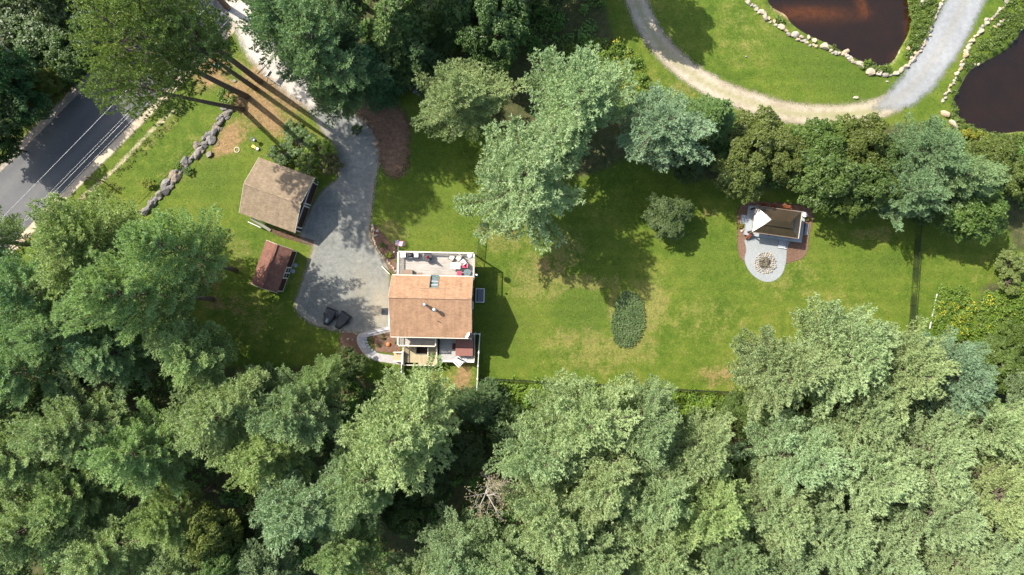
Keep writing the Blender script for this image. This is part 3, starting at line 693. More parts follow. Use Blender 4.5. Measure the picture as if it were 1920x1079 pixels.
# ------------------------------------------------------------------ the trees, one by one
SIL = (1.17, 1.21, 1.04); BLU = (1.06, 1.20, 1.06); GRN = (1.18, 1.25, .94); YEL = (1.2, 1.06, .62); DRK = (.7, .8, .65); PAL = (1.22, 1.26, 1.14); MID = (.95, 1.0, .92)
WP = 'white pines'
TREES = [
 # left group beside the road
 ('white_pine',160,462,104,18,'broad white pine overhanging the road edge below the utility post',GRN,None,WP),
 ('white_pine',325,468,92,23,'leaning white pine whose bare lower trunk shows left of the red-brown shed',GRN,(442,508),WP),
 ('white_pine',60,545,84,18,'white pine at the left picture edge below the strip of sunny verge',BLU,None,WP),
 ('white_pine',250,556,92,23,'white pine whose dark trunk lies level below the leaning pine',BLU,(400,562),WP),
 ('white_pine',120,615,80,18,'blue-green white pine in the middle of the left group beside a grassy gap',BLU,None,WP),
 ('white_pine',205,665,78,15,'white pine standing over a sunny grass gap in the left group',BLU,None,WP),
 ('white_pine',362,668,80,14,'pale-tipped white pine just below the sun-dappled lawn left of the parked trailers',GRN,None,WP),
 ('white_pine',45,690,86,17,'white pine against the left picture edge level with the porch',BLU,None,WP),
 ('leafy_tree',105,740,50,10,'dark leafy tree sunk between the pines of the lower left',DRK,None,None),
 ('white_pine',145,800,96,18,'silvery white pine with a pointed top towards the lower left corner',SIL,None,WP),
 ('white_pine',38,850,96,19,'white pine cut by the left picture edge above the lower left corner',SIL,None,WP),
 ('white_pine',262,845,88,18,'white pine above the yellowing tree in the lower left woods',GRN,None,WP),
 ('white_pine',150,925,86,17,'white pine third in from the lower left corner',GRN,None,WP),
 ('white_pine',415,775,92,17,'silvery white pine left of the big crown below the parked trailers',SIL,None,WP),
 ('white_pine',60,990,96,18,'white pine filling the lower left corner of the picture',SIL,None,WP),
 ('white_pine',205,1030,92,17,'white pine on the bottom edge right of the corner pine',SIL,None,WP),
 ('leafy_tree',395,1000,50,15,'yellowing leafy tree near the bottom edge in the lower left woods',(2.0,1.7,1.3),None,None),
 ('leafy_tree',425,1060,42,15,'pale mint-green leafy tree on the bottom edge below the yellowing tree',(1.7,1.9,1.9),None,None),
 ('white_pine',322,965,70,16,'white pine just left of the yellowing tree',GRN,None,WP),
 ('white_pine',555,775,84,17,'pointed white pine below the leafy tree next to the garden path',SIL,None,WP),
 ('white_pine',600,712,52,12,'small feathery white pine leaning over the lawn below the trailers',GRN,None,WP),
 ('leafy_tree',655,685,34,6,'small bright leafy tree below the mulch bed and garden path',(1.2,1.25,1.0),None,None),
 ('white_pine',478,742,56,12,'slim white pine at the lower edge of the shaded lawn left of the trailers',SIL,None,WP),
 ('white_pine',500,850,84,16,'white pine between the silvery pine and the large pine below the house',GRN,None,WP),
 ('white_pine',570,935,98,18,'blue-tinged white pine in the lower woods left of the dark hollow',(.95,1.08,1.1),None,WP),
 ('white_pine',750,802,122,20,'largest white pine, its crown reaching up to the porch steps',SIL,None,WP),
 ('white_pine',690,900,88,18,'white pine directly below the largest pine by the porch',SIL,None,WP),
 ('white_pine',650,1030,76,16,'white pine on the bottom edge below the blue-tinged pine',GRN,None,WP),
 ('leafy_tree',492,985,54,7,'dark leafy tree in the shaded hollow near the bottom edge',DRK,None,None),
 ('hemlock_tree',900,770,58,9,'dark hemlock in shade right of the largest pine',DRK,None,None),
 ('leafy_tree',955,800,50,8,'deep green leafy tree just below the fence in the shaded gap',(.8,1,.8),None,None),
 ('leafy_tree',870,845,50,8,'shaded leafy tree left of the bare dying tree',DRK,None,None),
 ('leafy_tree',800,900,48,8,'shaded leafy tree above the dark hollow in the lower woods',DRK,None,None),
 ('leafy_tree',760,965,42,8,'low leafy tree in the dark hollow below the largest pine',(.8,1,.8),None,None),
 ('bare_tree',915,912,56,14,'half-bare dying tree with pale branches and brown leaves',(.85,.92,1.05),None,None),
 ('white_pine',850,1035,76,15,'pale white pine on the bottom edge left of the dense pine mass',PAL,None,WP),
 ('white_pine',935,1055,80,16,'white pine on the bottom edge below the dying tree',SIL,None,WP),
 ('white_pine',1098,780,98,18,'white pine whose top reaches over the bottom fence of the yard',PAL,None,WP),
 ('white_pine',1020,850,88,17,'white pine at the left shoulder of the dense mass right of the dying tree',PAL,None,WP),
 ('white_pine',1205,800,78,17,'white pine just right of the one reaching over the bottom fence',SIL,None,WP),
 ('white_pine',1125,900,98,18,'white pine in the middle of the dense mass below the yard',PAL,None,WP),
 ('white_pine',1025,970,92,18,'white pine below the left shoulder of the dense mass',PAL,None,WP),
 ('white_pine',1310,845,84,16,'white pine with swept branches left of the sunny green scrub',SIL,None,WP),
 ('white_pine',1230,925,86,17,'white pine beside a shaded hollow below the swept pine',SIL,None,WP),
 ('white_pine',1330,950,80,17,'white pine left of the shaded hollow in the lower right woods',GRN,None,WP),
 ('white_pine',1110,1045,90,17,'white pine on the bottom edge of the dense mass',SIL,None,WP),
 ('white_pine',1235,1045,84,16,'white pine on the bottom edge below the shaded hollow',SIL,None,WP),
 ('white_pine',1370,1040,84,16,'bluish white pine on the bottom edge left of the largest crown group',BLU,None,WP),
 ('leafy_tree',1425,790,44,8,'sunny green leafy tree just below the left lobe of the yard-edge pine',(1.1,1.2,.9),None,None),
 ('leafy_tree',1385,770,38,6,'low leafy tree where the bottom fence ends under the pines',(.9,1.1,.7),None,None),
 ('white_pine',1470,690,92,18,'white pine overhanging the lower right corner of the fenced yard',PAL,None,WP),
 ('white_pine',1580,665,96,19,'tall white pine with its top over the lawn below the gazebo',PAL,None,WP),
 ('white_pine',1680,700,98,18,'white pine covering the lower end of the right-hand fence',SIL,None,WP),
 ('white_pine',1775,705,84,17,'bluish white pine right of the fence end beside the wildflower bed',(.95,1.08,1.12),None,WP),
 ('white_pine',1600,770,90,17,'white pine tucked behind the tall pine over the lawn',SIL,None,WP),
 ('white_pine',1500,845,92,18,'white pine right of the sunny green scrub',PAL,None,WP),
 ('white_pine',1610,880,104,19,'wide silvery white pine in the middle of the lower right woods',PAL,None,WP),
 ('white_pine',1725,845,98,18,'white pine right of the wide silvery one',PAL,None,WP),
 ('white_pine',1830,800,86,17,'white pine below the bluish pine by the wildflower bed',SIL,None,WP),
 ('white_pine',1450,955,88,17,'yellow-green white pine below the sunny scrub near the bottom edge',(1.15,1.14,.95),None,WP),
 ('white_pine',1545,1000,84,17,'white pine on the bottom edge beside a small hollow',PAL,None,WP),
 ('white_pine',1475,1060,80,15,'white pine on the bottom edge below the yellow-green pine',SIL,None,WP),
 ('leafy_tree',1655,1010,36,9,'dark green leafy tree in a hollow near the bottom right',(.7,.9,.5),None,None),
 ('white_pine',1740,960,96,18,'white pine above the bottom edge right of the dark leafy tree',PAL,None,WP),
 ('white_pine',1845,915,92,18,'bright-tipped white pine near the right edge of the lower woods',(1.25,1.28,1.1),None,WP),
 ('white_pine',1905,835,76,16,'white pine cut by the right picture edge below the leafy scrub',SIL,None,WP),
 ('white_pine',1640,1055,86,16,'white pine on the bottom edge below the dark leafy tree',PAL,None,WP),
 ('white_pine',1780,1050,90,16,'white pine on the bottom edge near the lower right corner',PAL,None,WP),
 ('white_pine',1900,1010,92,17,'white pine filling the lower right corner of the picture',(1.2,1.22,1.1),None,WP),
 ('leafy_tree',1868,680,44,7,'leafy tree right of the bluish pine below the wildflowers',(1.15,1.25,.8),None,None),
 ('leafy_tree',1905,640,36,6,'leafy tree on the right picture edge below the wildflowers',(.9,1.1,.6),None,None),
 ('leafy_tree',1908,710,40,7,'leafy tree on the right picture edge beside the lower woods',(1.0,1.2,.8),None,None),
 # middle of the yard
 ('white_pine',866,184,90,15,'separate silvery white pine above the lawn right of the driveway turn',SIL,None,WP),
 ('white_pine',1080,198,108,16,'white pine with jagged crown between the goldenrod and the yard shade',SIL,None,WP),
 ('white_pine',980,340,120,19,'big pale white pine overhanging the left fence and casting the broad lawn shadow',PAL,None,WP),
 ('white_pine',1245,238,88,14,'thin grey-green white pine with bare branches showing at its middle',(1.0,1.08,1.1),None,WP),
 ('hemlock_tree',1345,215,56,11,'dark green hemlock below the curve of the dirt track',(1.1,1.2,.8),None,None),
 ('leafy_tree',1300,300,40,7,'shaded leafy tree below the thin grey-green pine',DRK,None,None),
 ('leafy_tree',1255,405,43,5,'small lone round tree on the shaded lawn',(.95,.98,.85),None,None),
 ('leafy_tree',1425,265,60,9,'olive leafy tree touching the lower edge of the dirt track',(1.45,1.35,.9),None,None),
 ('leafy_tree',1390,325,50,8,'olive leafy tree with thin twigs above the gazebo',(1.4,1.35,.95),None,None),
 ('leafy_tree',1552,325,66,11,'maple with drooping lit boughs directly above the gazebo',(1.25,1.4,1.0),None,None),
 ('leafy_tree',1530,275,50,10,'dark maple behind the one above the gazebo',(1.15,1.35,.9),None,None),
 ('leafy_tree',1478,292,46,9,'olive leafy tree filling the hedgerow between gazebo and dirt track',(1.3,1.25,.85),None,None),
 ('leafy_tree',1575,262,40,9,'short bright leafy tree at the lower edge of the dirt track',(1.4,1.5,.9),None,None),
 ('leafy_tree',1668,310,44,10,'dense maple between olive-brown tree and blue-green pine',(1.1,1.25,.9),None,None),
 ('leafy_tree',1585,385,34,8,'low maple bough over the lawn right of the gazebo',(1.15,1.3,.9),None,None),
 ('leafy_tree',1755,385,40,8,'leafy tree above the top of the right-hand fence',(.95,1.1,.7),None,None),
 ('leafy_tree',1610,275,60,11,'olive-brown leafy tree with upright twigs by the dirt track',(1.25,1.2,.75),None,None),
 ('leafy_tree',1630,350,56,10,'shaded maple right of the one above the gazebo',(1.1,1.25,.85),None,None),
 ('white_pine',1740,285,72,13,'blue-green pine at the corner of the gravel road',(.80,.98,.88),None,WP),
 ('white_pine',1700,360,66,12,'blue-green pine in the hedgerow above the fence end',(.76,.93,.86),None,WP),
 ('white_pine',1800,330,64,12,'grey-green pine left of the sunny leafy tree at the right',(.9,1.04,.9),None,WP),
 ('leafy_tree',1820,385,70,9,'bright leafy tree casting the round shadow right of the fence',(1.15,1.35,.75),None,None),
 ('leafy_tree',1865,300,48,8,'leafy tree just below the dark right-hand pond',(1.3,1.3,.75),None,None),
 ('leafy_tree',1905,330,44,8,'leafy tree on the right picture edge below the pond',(1.15,1.2,.8),None,None),
 # top of the picture
 ('white_pine',600,75,112,20,'tall blue-green white pine over the driveway entrance',(.80,.98,.84),None,WP),
 ('white_pine',528,28,86,19,'blue-green pine on the top edge left of the tall one',(.80,.98,.84),None,WP),
 ('white_pine',632,160,64,13,'wispy low pine branches drooping over the driveway turn',(.85,1.0,.8),None,WP),
 ('hemlock_tree',740,50,84,15,'hemlock with lit drooping boughs on the top edge',(1.2,1.2,.8),None,None),
 ('hemlock_tree',690,120,62,13,'dark hemlock between the driveway turn and the lone silvery pine',(.8,1,.9),None,None),
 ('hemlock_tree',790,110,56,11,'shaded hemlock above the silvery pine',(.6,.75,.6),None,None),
 ('leafy_tree',925,40,72,14,'tall maple with sunlit leaf tips on the top edge',(1.1,1.35,1.15),None,None),
 ('hemlock_tree',860,15,60,13,'hemlock on the top edge left of the maple',(1.0,1.1,.8),None,None),
 # red pines and the dark wood by the road
 ('red_pine',308,96,94,28,'red pine with olive crown overhanging the asphalt road',(1.15,1.1,.9),(463,182),'red pines'),
 ('red_pine',345,42,94,28,'red pine whose crown touches the top edge',(1.1,1.1,.95),(487,153),'red pines'),
 ('red_pine',378,88,76,26,'thin-crowned red pine nearest the pale gravel entrance',(1.0,1.0,.9),(478,166),'red pines'),
 ('red_pine',306,172,76,27,'lowest red pine beside the boulder wall',(1.0,1.0,.9),(455,206),'red pines'),
 ('leafy_tree',52,58,74,6,'dark leafy tree in the upper left corner',(.75,1,.8),None,None),
 ('leafy_tree',126,92,50,6,'leafy tree with a lit patch by the upper left road bend',(.85,1.15,.8),None,None),
 ('leafy_tree',178,22,60,7,'leafy tree on the top edge left of the red pines',(.75,1.0,.8),None,None),
 ('leafy_tree',32,198,48,8,'leafy tree left of the road above its lower lit stretch',(.7,1.1,.95),None,None),
 ('leafy_tree',-12,268,42,8,'leafy tree on the left edge beside the shaded roadside',(.7,1.0,.8),None,None),
 ('leafy_tree',8,130,50,12,'blue-green leafy tree on the left edge of the upper wood',(.7,1.1,1.0),None,None),
 ('leafy_tree',84,158,32,5,'yellow-tinged low tree inside the upper left wood',(1.3,1.2,.5),None,None),
 ('bare_tree',12,95,42,13,'bare pale-branched tree on the left edge of the upper wood',(.6,.6,.5),None,None),
]
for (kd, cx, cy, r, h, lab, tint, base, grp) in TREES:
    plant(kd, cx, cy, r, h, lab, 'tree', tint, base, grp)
# trees just outside the frame whose shadows or crowns reach into it
OUT = [('leafy_tree',-60,60,90,8),('leafy_tree',-50,200,80,11),('leafy_tree',60,-60,90,11),('leafy_tree',200,-70,90,11),('red_pine',330,-80,90,20),('red_pine',440,-60,80,20),
       ('white_pine',620,-90,110,20),('white_pine',780,-80,100,19),('hemlock_tree',900,-80,90,17),('leafy_tree',1010,-60,80,11),('leafy_tree',1080,-85,70,11),('leafy_tree',1180,-90,70,15),
       ('white_pine',-70,450,90,18),('white_pine',-80,600,100,18),('white_pine',-80,760,100,18),('white_pine',-80,920,100,18),('white_pine',-60,1080,100,18),
       ('white_pine',80,1150,100,17),('white_pine',330,1120,90,17),('white_pine',480,1110,90,14),('white_pine',760,1120,90,17),('white_pine',1010,1140,90,17),('white_pine',1300,1140,90,17),('white_pine',1550,1150,90,17),
       ('white_pine',1700,1150,90,17),('white_pine',1860,1130,90,17),('white_pine',2000,1040,90,17),('white_pine',2000,900,90,17),('white_pine',1990,760,90,17),('leafy_tree',1990,620,60,9),('leafy_tree',2000,330,60,9)]
for i, (kd, cx, cy, r, h) in enumerate(OUT):
    side = 'above the top' if cy < 0 else ('below the bottom' if cy > 1079 else ('beyond the left' if cx < 0 else 'beyond the right'))
    sp_ = {'leafy_tree': 'leafy tree', 'white_pine': 'white pine', 'red_pine': 'red pine', 'hemlock_tree': 'hemlock'}[kd]
    o = plant(kd, cx, cy, r, h, '%s standing %s edge of the picture' % (sp_, side), 'tree', (1, 1.05, .95), None, 'woods outside the picture')

# shrubs
SH_ = [
 (600,285,32,1.7,'bright leafy shrub beside the driveway above the garage',(2.0,2.2,.8)),
 (560,266,32,1.5,'dark leafy shrub in pine shade above the garage',(.9,1.1,.6)),
 (578,312,30,2.2,'dark green shrub touching the garage roof corner',(1.2,1.35,.7)),
 (528,288,26,1.4,'low shrub at the upper left of the garage roof',(.8,1.0,.6)),
 (618,310,24,2.0,'brownish shrub between garage and driveway edge',(1.3,.95,.8)),
 (548,243,20,1.0,'small shrub under the red pine shadows',(.9,1.1,.6)),
 (425,180,20,2.2,'lone bright shrub between red pine trunks above the boulder wall',(1.6,1.8,.9)),
 (1900,492,34,3.0,'pale grey-green shrub on the right picture edge',(2.0,1.8,1.5)),
 (1893,530,26,2.6,'pale shrub just below the grey-green one on the right edge',(1.7,1.55,1.1)),
 (716,461,6,.8,'small dark green garden plant among driveway edging stones',(1.0,1.6,.8)),
 (729,478,7,.7,'rounded yellow-green garden plant beside the deck corner',(2.8,2.6,.7)),
 (742,490,4,.5,'tiny yellow-green plant touching the deck corner post',(2.0,2.2,.6)),
 (731,182,12,1.4,'sunlit small shrub above the bend of the driveway',(1.6,1.8,.6)),
 (1840,262,20,2.0,'yellow-green shrub on the lower bank of the right-hand pond',(2.2,1.8,.6)),
 (1815,254,16,1.8,'golden shrub beside the lower bank stones of the right-hand pond',(2.4,1.7,.4)),
 (1627,118,8,.9,'leafy plant by the largest bank boulder of the left pond',(1.7,2.0,.7)),
 (1565,87,5,.6,'small plant tucked between bank boulders of the left pond',(1.2,1.3,.6)),
 (276,345,12,.9,'yellow-flowered weed clump beside the lower end of the boulder wall',(2.2,1.8,.4)),
 (334,312,8,.7,'weed clump at the middle of the boulder wall',(1.3,1.7,.6)),
 (352,322,10,.8,'weed clump on the house side of the boulder wall',(1.0,1.4,.6)),
 (668,245,12,.9,'small plant at the driveway edge in the shade',(.8,1.0,.6)),
]
for (cx, cy, r, h, lab, tint) in SH_:
    plant('shrub', cx, cy, r, h, lab, 'shrub', tint, None, 'garden and roadside shrubs')

# ------------------------------------------------------------------ undergrowth, wildflowers, daylily bed, bank plants
def scatter(poly, n, r_):
    p = np.array(poly); x = r_.uniform(p[:, 0].min(), p[:, 0].max(), n*3); y = r_.uniform(p[:, 1].min(), p[:, 1].max(), n*3)
    k = sdf_poly(x, y, poly) < 0; return x[k][:n], y[k][:n]
def bushy(name, polys, nclump, per, rad, hgt, leaf, mat, tint, seed, kind='stuff', label=None, cat=None, inset=0, avoid=None):
    r_ = np.random.default_rng(seed); P_ = []; N_ = []
    for poly, nc in zip(polys, nclump):
        x, y = scatter(poly, nc, r_)
        wx = (x-960)/PPM; wy = (540-y)/PPM
        cr = r_.uniform(.5, 1.4, len(wx))*rad; ch = r_.uniform(.4, 1.2, len(wx))*hgt
        u = r_.normal(size=(len(wx), per, 3)); u[..., 2] = np.abs(u[..., 2]); u /= np.linalg.norm(u, axis=2, keepdims=True)
        q = r_.uniform(.3, 1, size=(len(wx), per, 1))**.5
        pp = u*q; c = np.stack([wx, wy, np.zeros(len(wx))], 1)[:, None, :]
        pos = c+pp*np.stack([cr, cr, ch], 1)[:, None, :]+np.array([0, 0, .05])
        P_.append(pos.reshape(-1, 3)); N_.append((u*.5+np.array([0, 0, .8])).reshape(-1, 3))
    P_ = np.concatenate(P_); N_ = np.concatenate(N_)
    V, F = leaves(P_, N_, leaf, r_, .55)
    o = link(name, np_mesh(name, V, F, mat)); o.color = (*tint, 1); tag(o, label, cat, None, kind)
    return o, P_
WOOD_IN = [
    [(-60,520),(60,540),(150,520),(330,690),(430,705),(640,705),(700,735),(890,742),(960,740),(1120,740),(1380,755),(1450,710),(1700,700),(1760,650),(1980,640),(1980,1140),(-60,1140)],
    [(-60,310),(50,225),(140,140),(225,50),(285,-40),(-60,-60)],
    [(530,-60),(570,110),(650,150),(760,160),(870,140),(1050,110),(1120,90),(1120,-60)],
    [(1160,250),(1300,225),(1420,250),(1560,255),(1790,260),(1980,285),(1980,420),(1880,385),(1760,400),(1600,370),(1400,330),(1180,290)]]
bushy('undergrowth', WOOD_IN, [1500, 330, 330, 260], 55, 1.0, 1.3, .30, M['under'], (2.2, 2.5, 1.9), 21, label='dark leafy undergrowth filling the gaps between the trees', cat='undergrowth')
EDGE = [(905,716),(1060,722),(1140,728),(1390,746),(1400,790),(1180,770),(1060,770),(930,790),(905,760)]
bushy('scrub', [EDGE], [420], 70, .7, 1.0, .22, M['gold'], (1.35, 1.5, 1.0), 22, label='sunlit low scrub growing outside the bottom fence', cat='scrub')
G1 = [(1060,95),(1100,75),(1160,80),(1200,110),(1215,160),(1180,210),(1120,230),(1090,180)]
G2 = [(1760,545),(1800,542),(1818,565),(1815,610),(1800,640),(1752,632),(1748,600)]
G3 = [(1850,545),(1925,530),(1960,560),(1960,680),(1840,660),(1822,630),(1832,580)]
for poly, nc, sd_, lab in ((G1, 260, 31, 'goldenrod thicket below the shaded bend of the dirt track'), (G2, 150, 32, 'goldenrod bed nearest the white edging strip right of the fence'), (G3, 260, 33, 'goldenrod patch between mown strip and right picture edge')):
    o, pp = bushy('goldenrod', [poly], [nc], 70, .6, 1.2, .20, M['gold'], (1.15, 1.3, .95), sd_, label=lab, cat='wildflowers')
    r_ = np.random.default_rng(sd_); top = pp[pp[:, 2] > .62]; cl = vnoise(top[:, 0], top[:, 1], 1.6, sd_)
    sel = top[cl > .60]; sel = sel[r_.random(len(sel)) < .10]; sel = np.repeat(sel, 3, 0)+r_.normal(size=(len(sel)*3, 3))*.07
    V, F = leaves(sel+np.array([0, 0, .05]), np.tile([0, 0, 1.], (len(sel), 1)), .12, r_, .4)
    f = link('flowers', np_mesh('flowers', V, F, M['flower']), o); f['kind'] = 'stuff'
BANK = [[(1700,0),(1708,20),(1712,50),(1704,78),(1692,98),(1700,110),(1722,90),(1738,66),(1748,40),(1755,10),(1755,-30),(1705,-30)],
        [(1885,0),(1870,40),(1850,62),(1832,84),(1812,110),(1800,135),(1795,165),(1783,192),(1790,150),(1806,128),(1830,118),(1862,100),(1892,80),(1925,44),(1925,-10)],
        [(1786,196),(1796,225),(1830,245),(1875,255),(1930,252),(1930,290),(1800,262),(1780,230)],
        [(1430,0),(1445,18),(1475,42),(1470,48),(1440,30)],[(1610,115),(1650,128),(1670,128),(1660,138),(1615,130)]]
bushy('bank_plants', BANK, [150, 170, 120, 6, 18], 55, .45, .6, .17, M['leaf'], (1.25, 1.35, .7), 41, label='mixed green plants growing on the banks of both ponds', cat='bank plants')
# loose weeds on verge and along the road
VERGE = [[(215,325),(300,235),(335,205),(345,215),(310,250),(225,335)],[(150,360),(200,345),(235,350),(190,380),(140,400)]]
bushy('verge_weeds', VERGE, [60, 50], 18, .35, .25, .14, M['gold'], (.9, .8, .5), 42, label='thin weeds on the verge between road and boulder wall', cat='weeds')

def lily_bed():
    poly = smooth_pts([(1178,545),(1195,553),(1205,570),(1207,600),(1203,628),(1190,648),(1172,654),(1154,645),(1146,620),(1148,585),(1155,560)], True, 4)
    r_ = np.random.default_rng(5)
    x = []; y = []
    for gx_ in np.arange(1140, 1215, 4.6):
        for gy_ in np.arange(540, 660, 3.6):
            x.append(gx_+r_.uniform(-1.6, 1.6)); y.append(gy_+r_.uniform(-1.4, 1.4))
    x = np.array(x); y = np.array(y); k = sdf_poly(x, y, poly) < -1.5; x = x[k]; y = y[k]
    vs = []; fs = []
    for a, b in zip(x, y):
        wx, wy = P(a, b); 
        for j in range(9):
            az = r_.uniform(0, 6.28); L = r_.uniform(.28, .48); w = .04; d = np.array([math.cos(az), math.sin(az)]); n = np.array([-d[1], d[0]])
            n0 = len(vs); zt = r_.uniform(.3, .5)
            for s_, z_, ww in ((0, .05, w*.6), (.45, zt, w), (1.0, zt*r_.uniform(.35, .75), .004)):
                for sg in (-1, 1): vs.append((wx+d[0]*L*s_+n[0]*ww*sg, wy+d[1]*L*s_+n[1]*ww*sg, z_))
            fs += [(n0, n0+1, n0+3, n0+2), (n0+2, n0+3, n0+5, n0+4)]
    o = link('daylily_bed', np_mesh('daylily_bed', np.array(vs), np.array(fs), M['lily']))
    tag(o, 'oval bed of dense strap-leaved plants in the middle of the lawn', 'plant bed', None, 'stuff')
lily_bed()
def lawn_bits():
    r_ = np.random.default_rng(77); n = 60000
    x = r_.uniform(150, 1900, n); y = r_.uniform(60, 740, n)
    dd = np.full(n, 1e9)
    for poly in FOREST: dd = np.minimum(dd, sdf_poly(x, y, poly))
    hard = np.minimum.reduce([sdf_poly(x, y, DRIVE), sdf_line(x, y, trk, 20), sdf_line(x, y, grv, 30), sdf_poly(x, y, POND1)-16, sdf_poly(x, y, POND2)-16, sdf_poly(x, y, ENTRY), np.abs(road_off(x, y))-72,
        sdf_poly(x, y, [(1380,380),(1525,385),(1515,500),(1440,535),(1385,495)]), sdf_poly(x, y, [(735,465),(895,470),(893,690),(680,680),(680,610),(735,610)]),
        sdf_poly(x, y, [(486,290),(600,335),(590,460),(440,410)]), sdf_poly(x, y, [(495,445),(565,465),(530,560),(465,535)]), sdf_poly(x, y, [(1140,540),(1215,540),(1215,660),(1140,660)])])
    k = (dd > 6) & (hard > 3) & (x-y > -180); x = x[k]; y = y[k]
    cl = fbm(x, y, 70, 9); k = cl+r_.normal(size=len(x))*.12 > .57; x = x[k]; y = y[k]
    wx = (x-960)/PPM; wy = (540-y)/PPM; pts = np.stack([wx, wy, np.zeros(len(wx))], 1)
    V, F = blades(pts, np.tile([0, 0, .8], (len(pts), 1)), 5, .10, .045, .8, r_)
    o = link('grass', np_mesh('grass', V, F, M['gold'])); o.color = (1.15, 1.35, .8, 1); tag(o, 'coarse grass tufts standing in the mown lawns', 'grass', None, 'stuff')
    n = 1500; q = r_.random(n); cx = np.where(q < .35, r_.normal(480, 60, n), np.where(q < .6, r_.normal(1050, 90, n), r_.uniform(650, 1850, n))); cy = np.where(q < .35, r_.normal(200, 50, n), np.where(q < .6, r_.normal(520, 60, n), r_.uniform(380, 700, n)))
    hard = np.minimum(sdf_poly(cx, cy, [(735,465),(895,470),(893,690),(680,680),(680,610),(735,610)]), np.minimum(sdf_poly(cx, cy, [(486,290),(600,335),(590,460),(440,410)]), sdf_poly(cx, cy, [(1380,380),(1525,385),(1515,500),(1440,535),(1385,495)])))
    k = hard > 2; pts = np.stack([(cx[k]-960)/PPM, (540-cy[k])/PPM, np.full(k.sum(), .05)], 1)
    V, F = leaves(pts, np.tile([0, 0, 1.], (len(pts), 1)), .10, r_, .3)
    o = link('fallen_leaves', np_mesh('fallen_leaves', V, F, M['dryleaf'])); tag(o, 'dry fallen leaves scattered over lawn and needle litter', 'leaves', None, 'stuff')
lawn_bits()

# ------------------------------------------------------------------ stones
def stone_mesh(seed, mat, flat=.7):
    import bmesh
    rr = random.Random(seed); bm = bmesh.new(); bmesh.ops.create_icosphere(bm, subdivisions=2, radius=1.0)
    cuts = [(Vector((rr.gauss(0,1), rr.gauss(0,1), rr.gauss(0,.8))).normalized(), rr.uniform(.45, .75)) for _ in range(14)]
    for v in bm.verts:
        for n_, d_ in cuts:
            t = v.co.dot(n_)
            if t > d_: v.co -= n_*(t-d_)
        v.co *= 1+rr.uniform(-.03, .03); v.co.z *= flat
    me = bpy.data.meshes.new('stone'); bm.to_mesh(me); bm.free(); me.materials.append(mat); return me
ST_P = [stone_mesh(i, M['palestone']) for i in range(8)]
ST_G = [stone_mesh(20+i, M['greystone']) for i in range(8)]
def stones(name, label, cat, items, pool, group=None):
    """items: (px, py, radius in px, aspect, angle)"""
    x0, y0 = P(items[0][0], items[0][1]); root = empty(name, (x0, y0, 0)); tag(root, label, cat, group)
    rr = random.Random(len(items))
    for (px, py, r, asp, ang) in items:
        x, y = P(px, py); o = link('stone', rr.choice(pool), root); s = r/PPM
        o.location = (x-x0, y-y0, s*.25); o.scale = (s*math.sqrt(asp), s/math.sqrt(asp), s*rr.uniform(.75, 1.0)); o.rotation_euler = (rr.uniform(-.2,.2), rr.uniform(-.2,.2), ang)
    return root
def along(pts, rmin, rmax, jit, rr, dens=1.0, rows=1, rowgap=0):
    items = []
    for row in range(rows):
        q = smooth_pts(pts, False, 8); t = 0; acc = 0; i = 0
        nxt = 0
        for a, b in zip(q[:-1], q[1:]):
            L = math.dist(a, b); pos = 0
            while acc+L-nxt >= 0 and nxt-acc <= L:
                f = (nxt-acc)/L; r = rr.uniform(rmin, rmax)*(1.0 if rr.random() < .8 else 1.35)
                nx_, ny_ = -(b[1]-a[1])/L, (b[0]-a[0])/L; off = rr.uniform(-jit, jit)+row*rowgap
                items.append((a[0]+(b[0]-a[0])*f+nx_*off, a[1]+(b[1]-a[1])*f+ny_*off, r, rr.uniform(1, 1.6), math.atan2(-(b[1]-a[1]), b[0]-a[0])+rr.uniform(-.6, .6)))
                nxt += r*1.22/dens
            acc += L
    return items
rr = random.Random(3)
it = along([(436,205),(420,226),(404,246),(388,268),(372,292),(352,306),(334,328),(318,350),(302,366),(287,382),(270,400)], 6, 9.5, 2.5, rr)
it += along([(424,208),(410,228),(396,246),(380,268),(366,284)], 4, 7, 4, rr)
it += [(312,345,12,1.5,.7),(285,385,12,1.4,.8),(300,366,11,1.3,.6),(326,330,11,1.4,.9),(347,304,12,1.3,.5),(377,282,9,1.2,.2),(392,290,8,1.1,.6),(424,202,10,1.3,.1),(274,398,11,1.3,.4)]
it += along([(430,214),(412,238),(392,258),(376,282),(358,298),(338,318),(322,338),(306,356),(290,376),(276,394)], 4, 7, 6, rr)
stones('boulder_wall', 'low wall of grey boulders running between roadside verge and garage lawn', 'stone wall', it, ST_G)
it = along([(1398,-6),(1405,8),(1420,18),(1436,34)], 4.5, 7, 2, rr)+along([(1436,34),(1452,46),(1470,58),(1492,72),(1515,82),(1532,90)], 3.5, 6.5, 3, rr)
it += [(1431,26,9,1.3,-.7),(1464,52,8.5,1.2,-.6),(1490,66,9,1.4,-.4),(1503,71,6,1.2,-.4),(1516,71,5.5,1,0),(1526,78,7.5,1.2,-.5),(1545,88,11.5,1.1,-.3)]
it += along([(1556,99),(1570,104),(1583,100),(1592,112),(1604,118)], 4, 6.5, 4, rr)+[(1586,98,8.5,1.5,.2),(1593,111,8,1.2,.3),(1612,122,11,1.5,-.6),(1631,137,12.5,1.1,.5),(1648,139,9,1.3,-1),(1660,142,8,1.4,-.2)]
it += along([(1670,142),(1684,136),(1696,128),(1708,116),(1722,102),(1730,86),(1736,70),(1742,58),(1748,44),(1753,32),(1758,18),(1764,6),(1770,-6)], 3.2, 5.6, 1.5, rr)
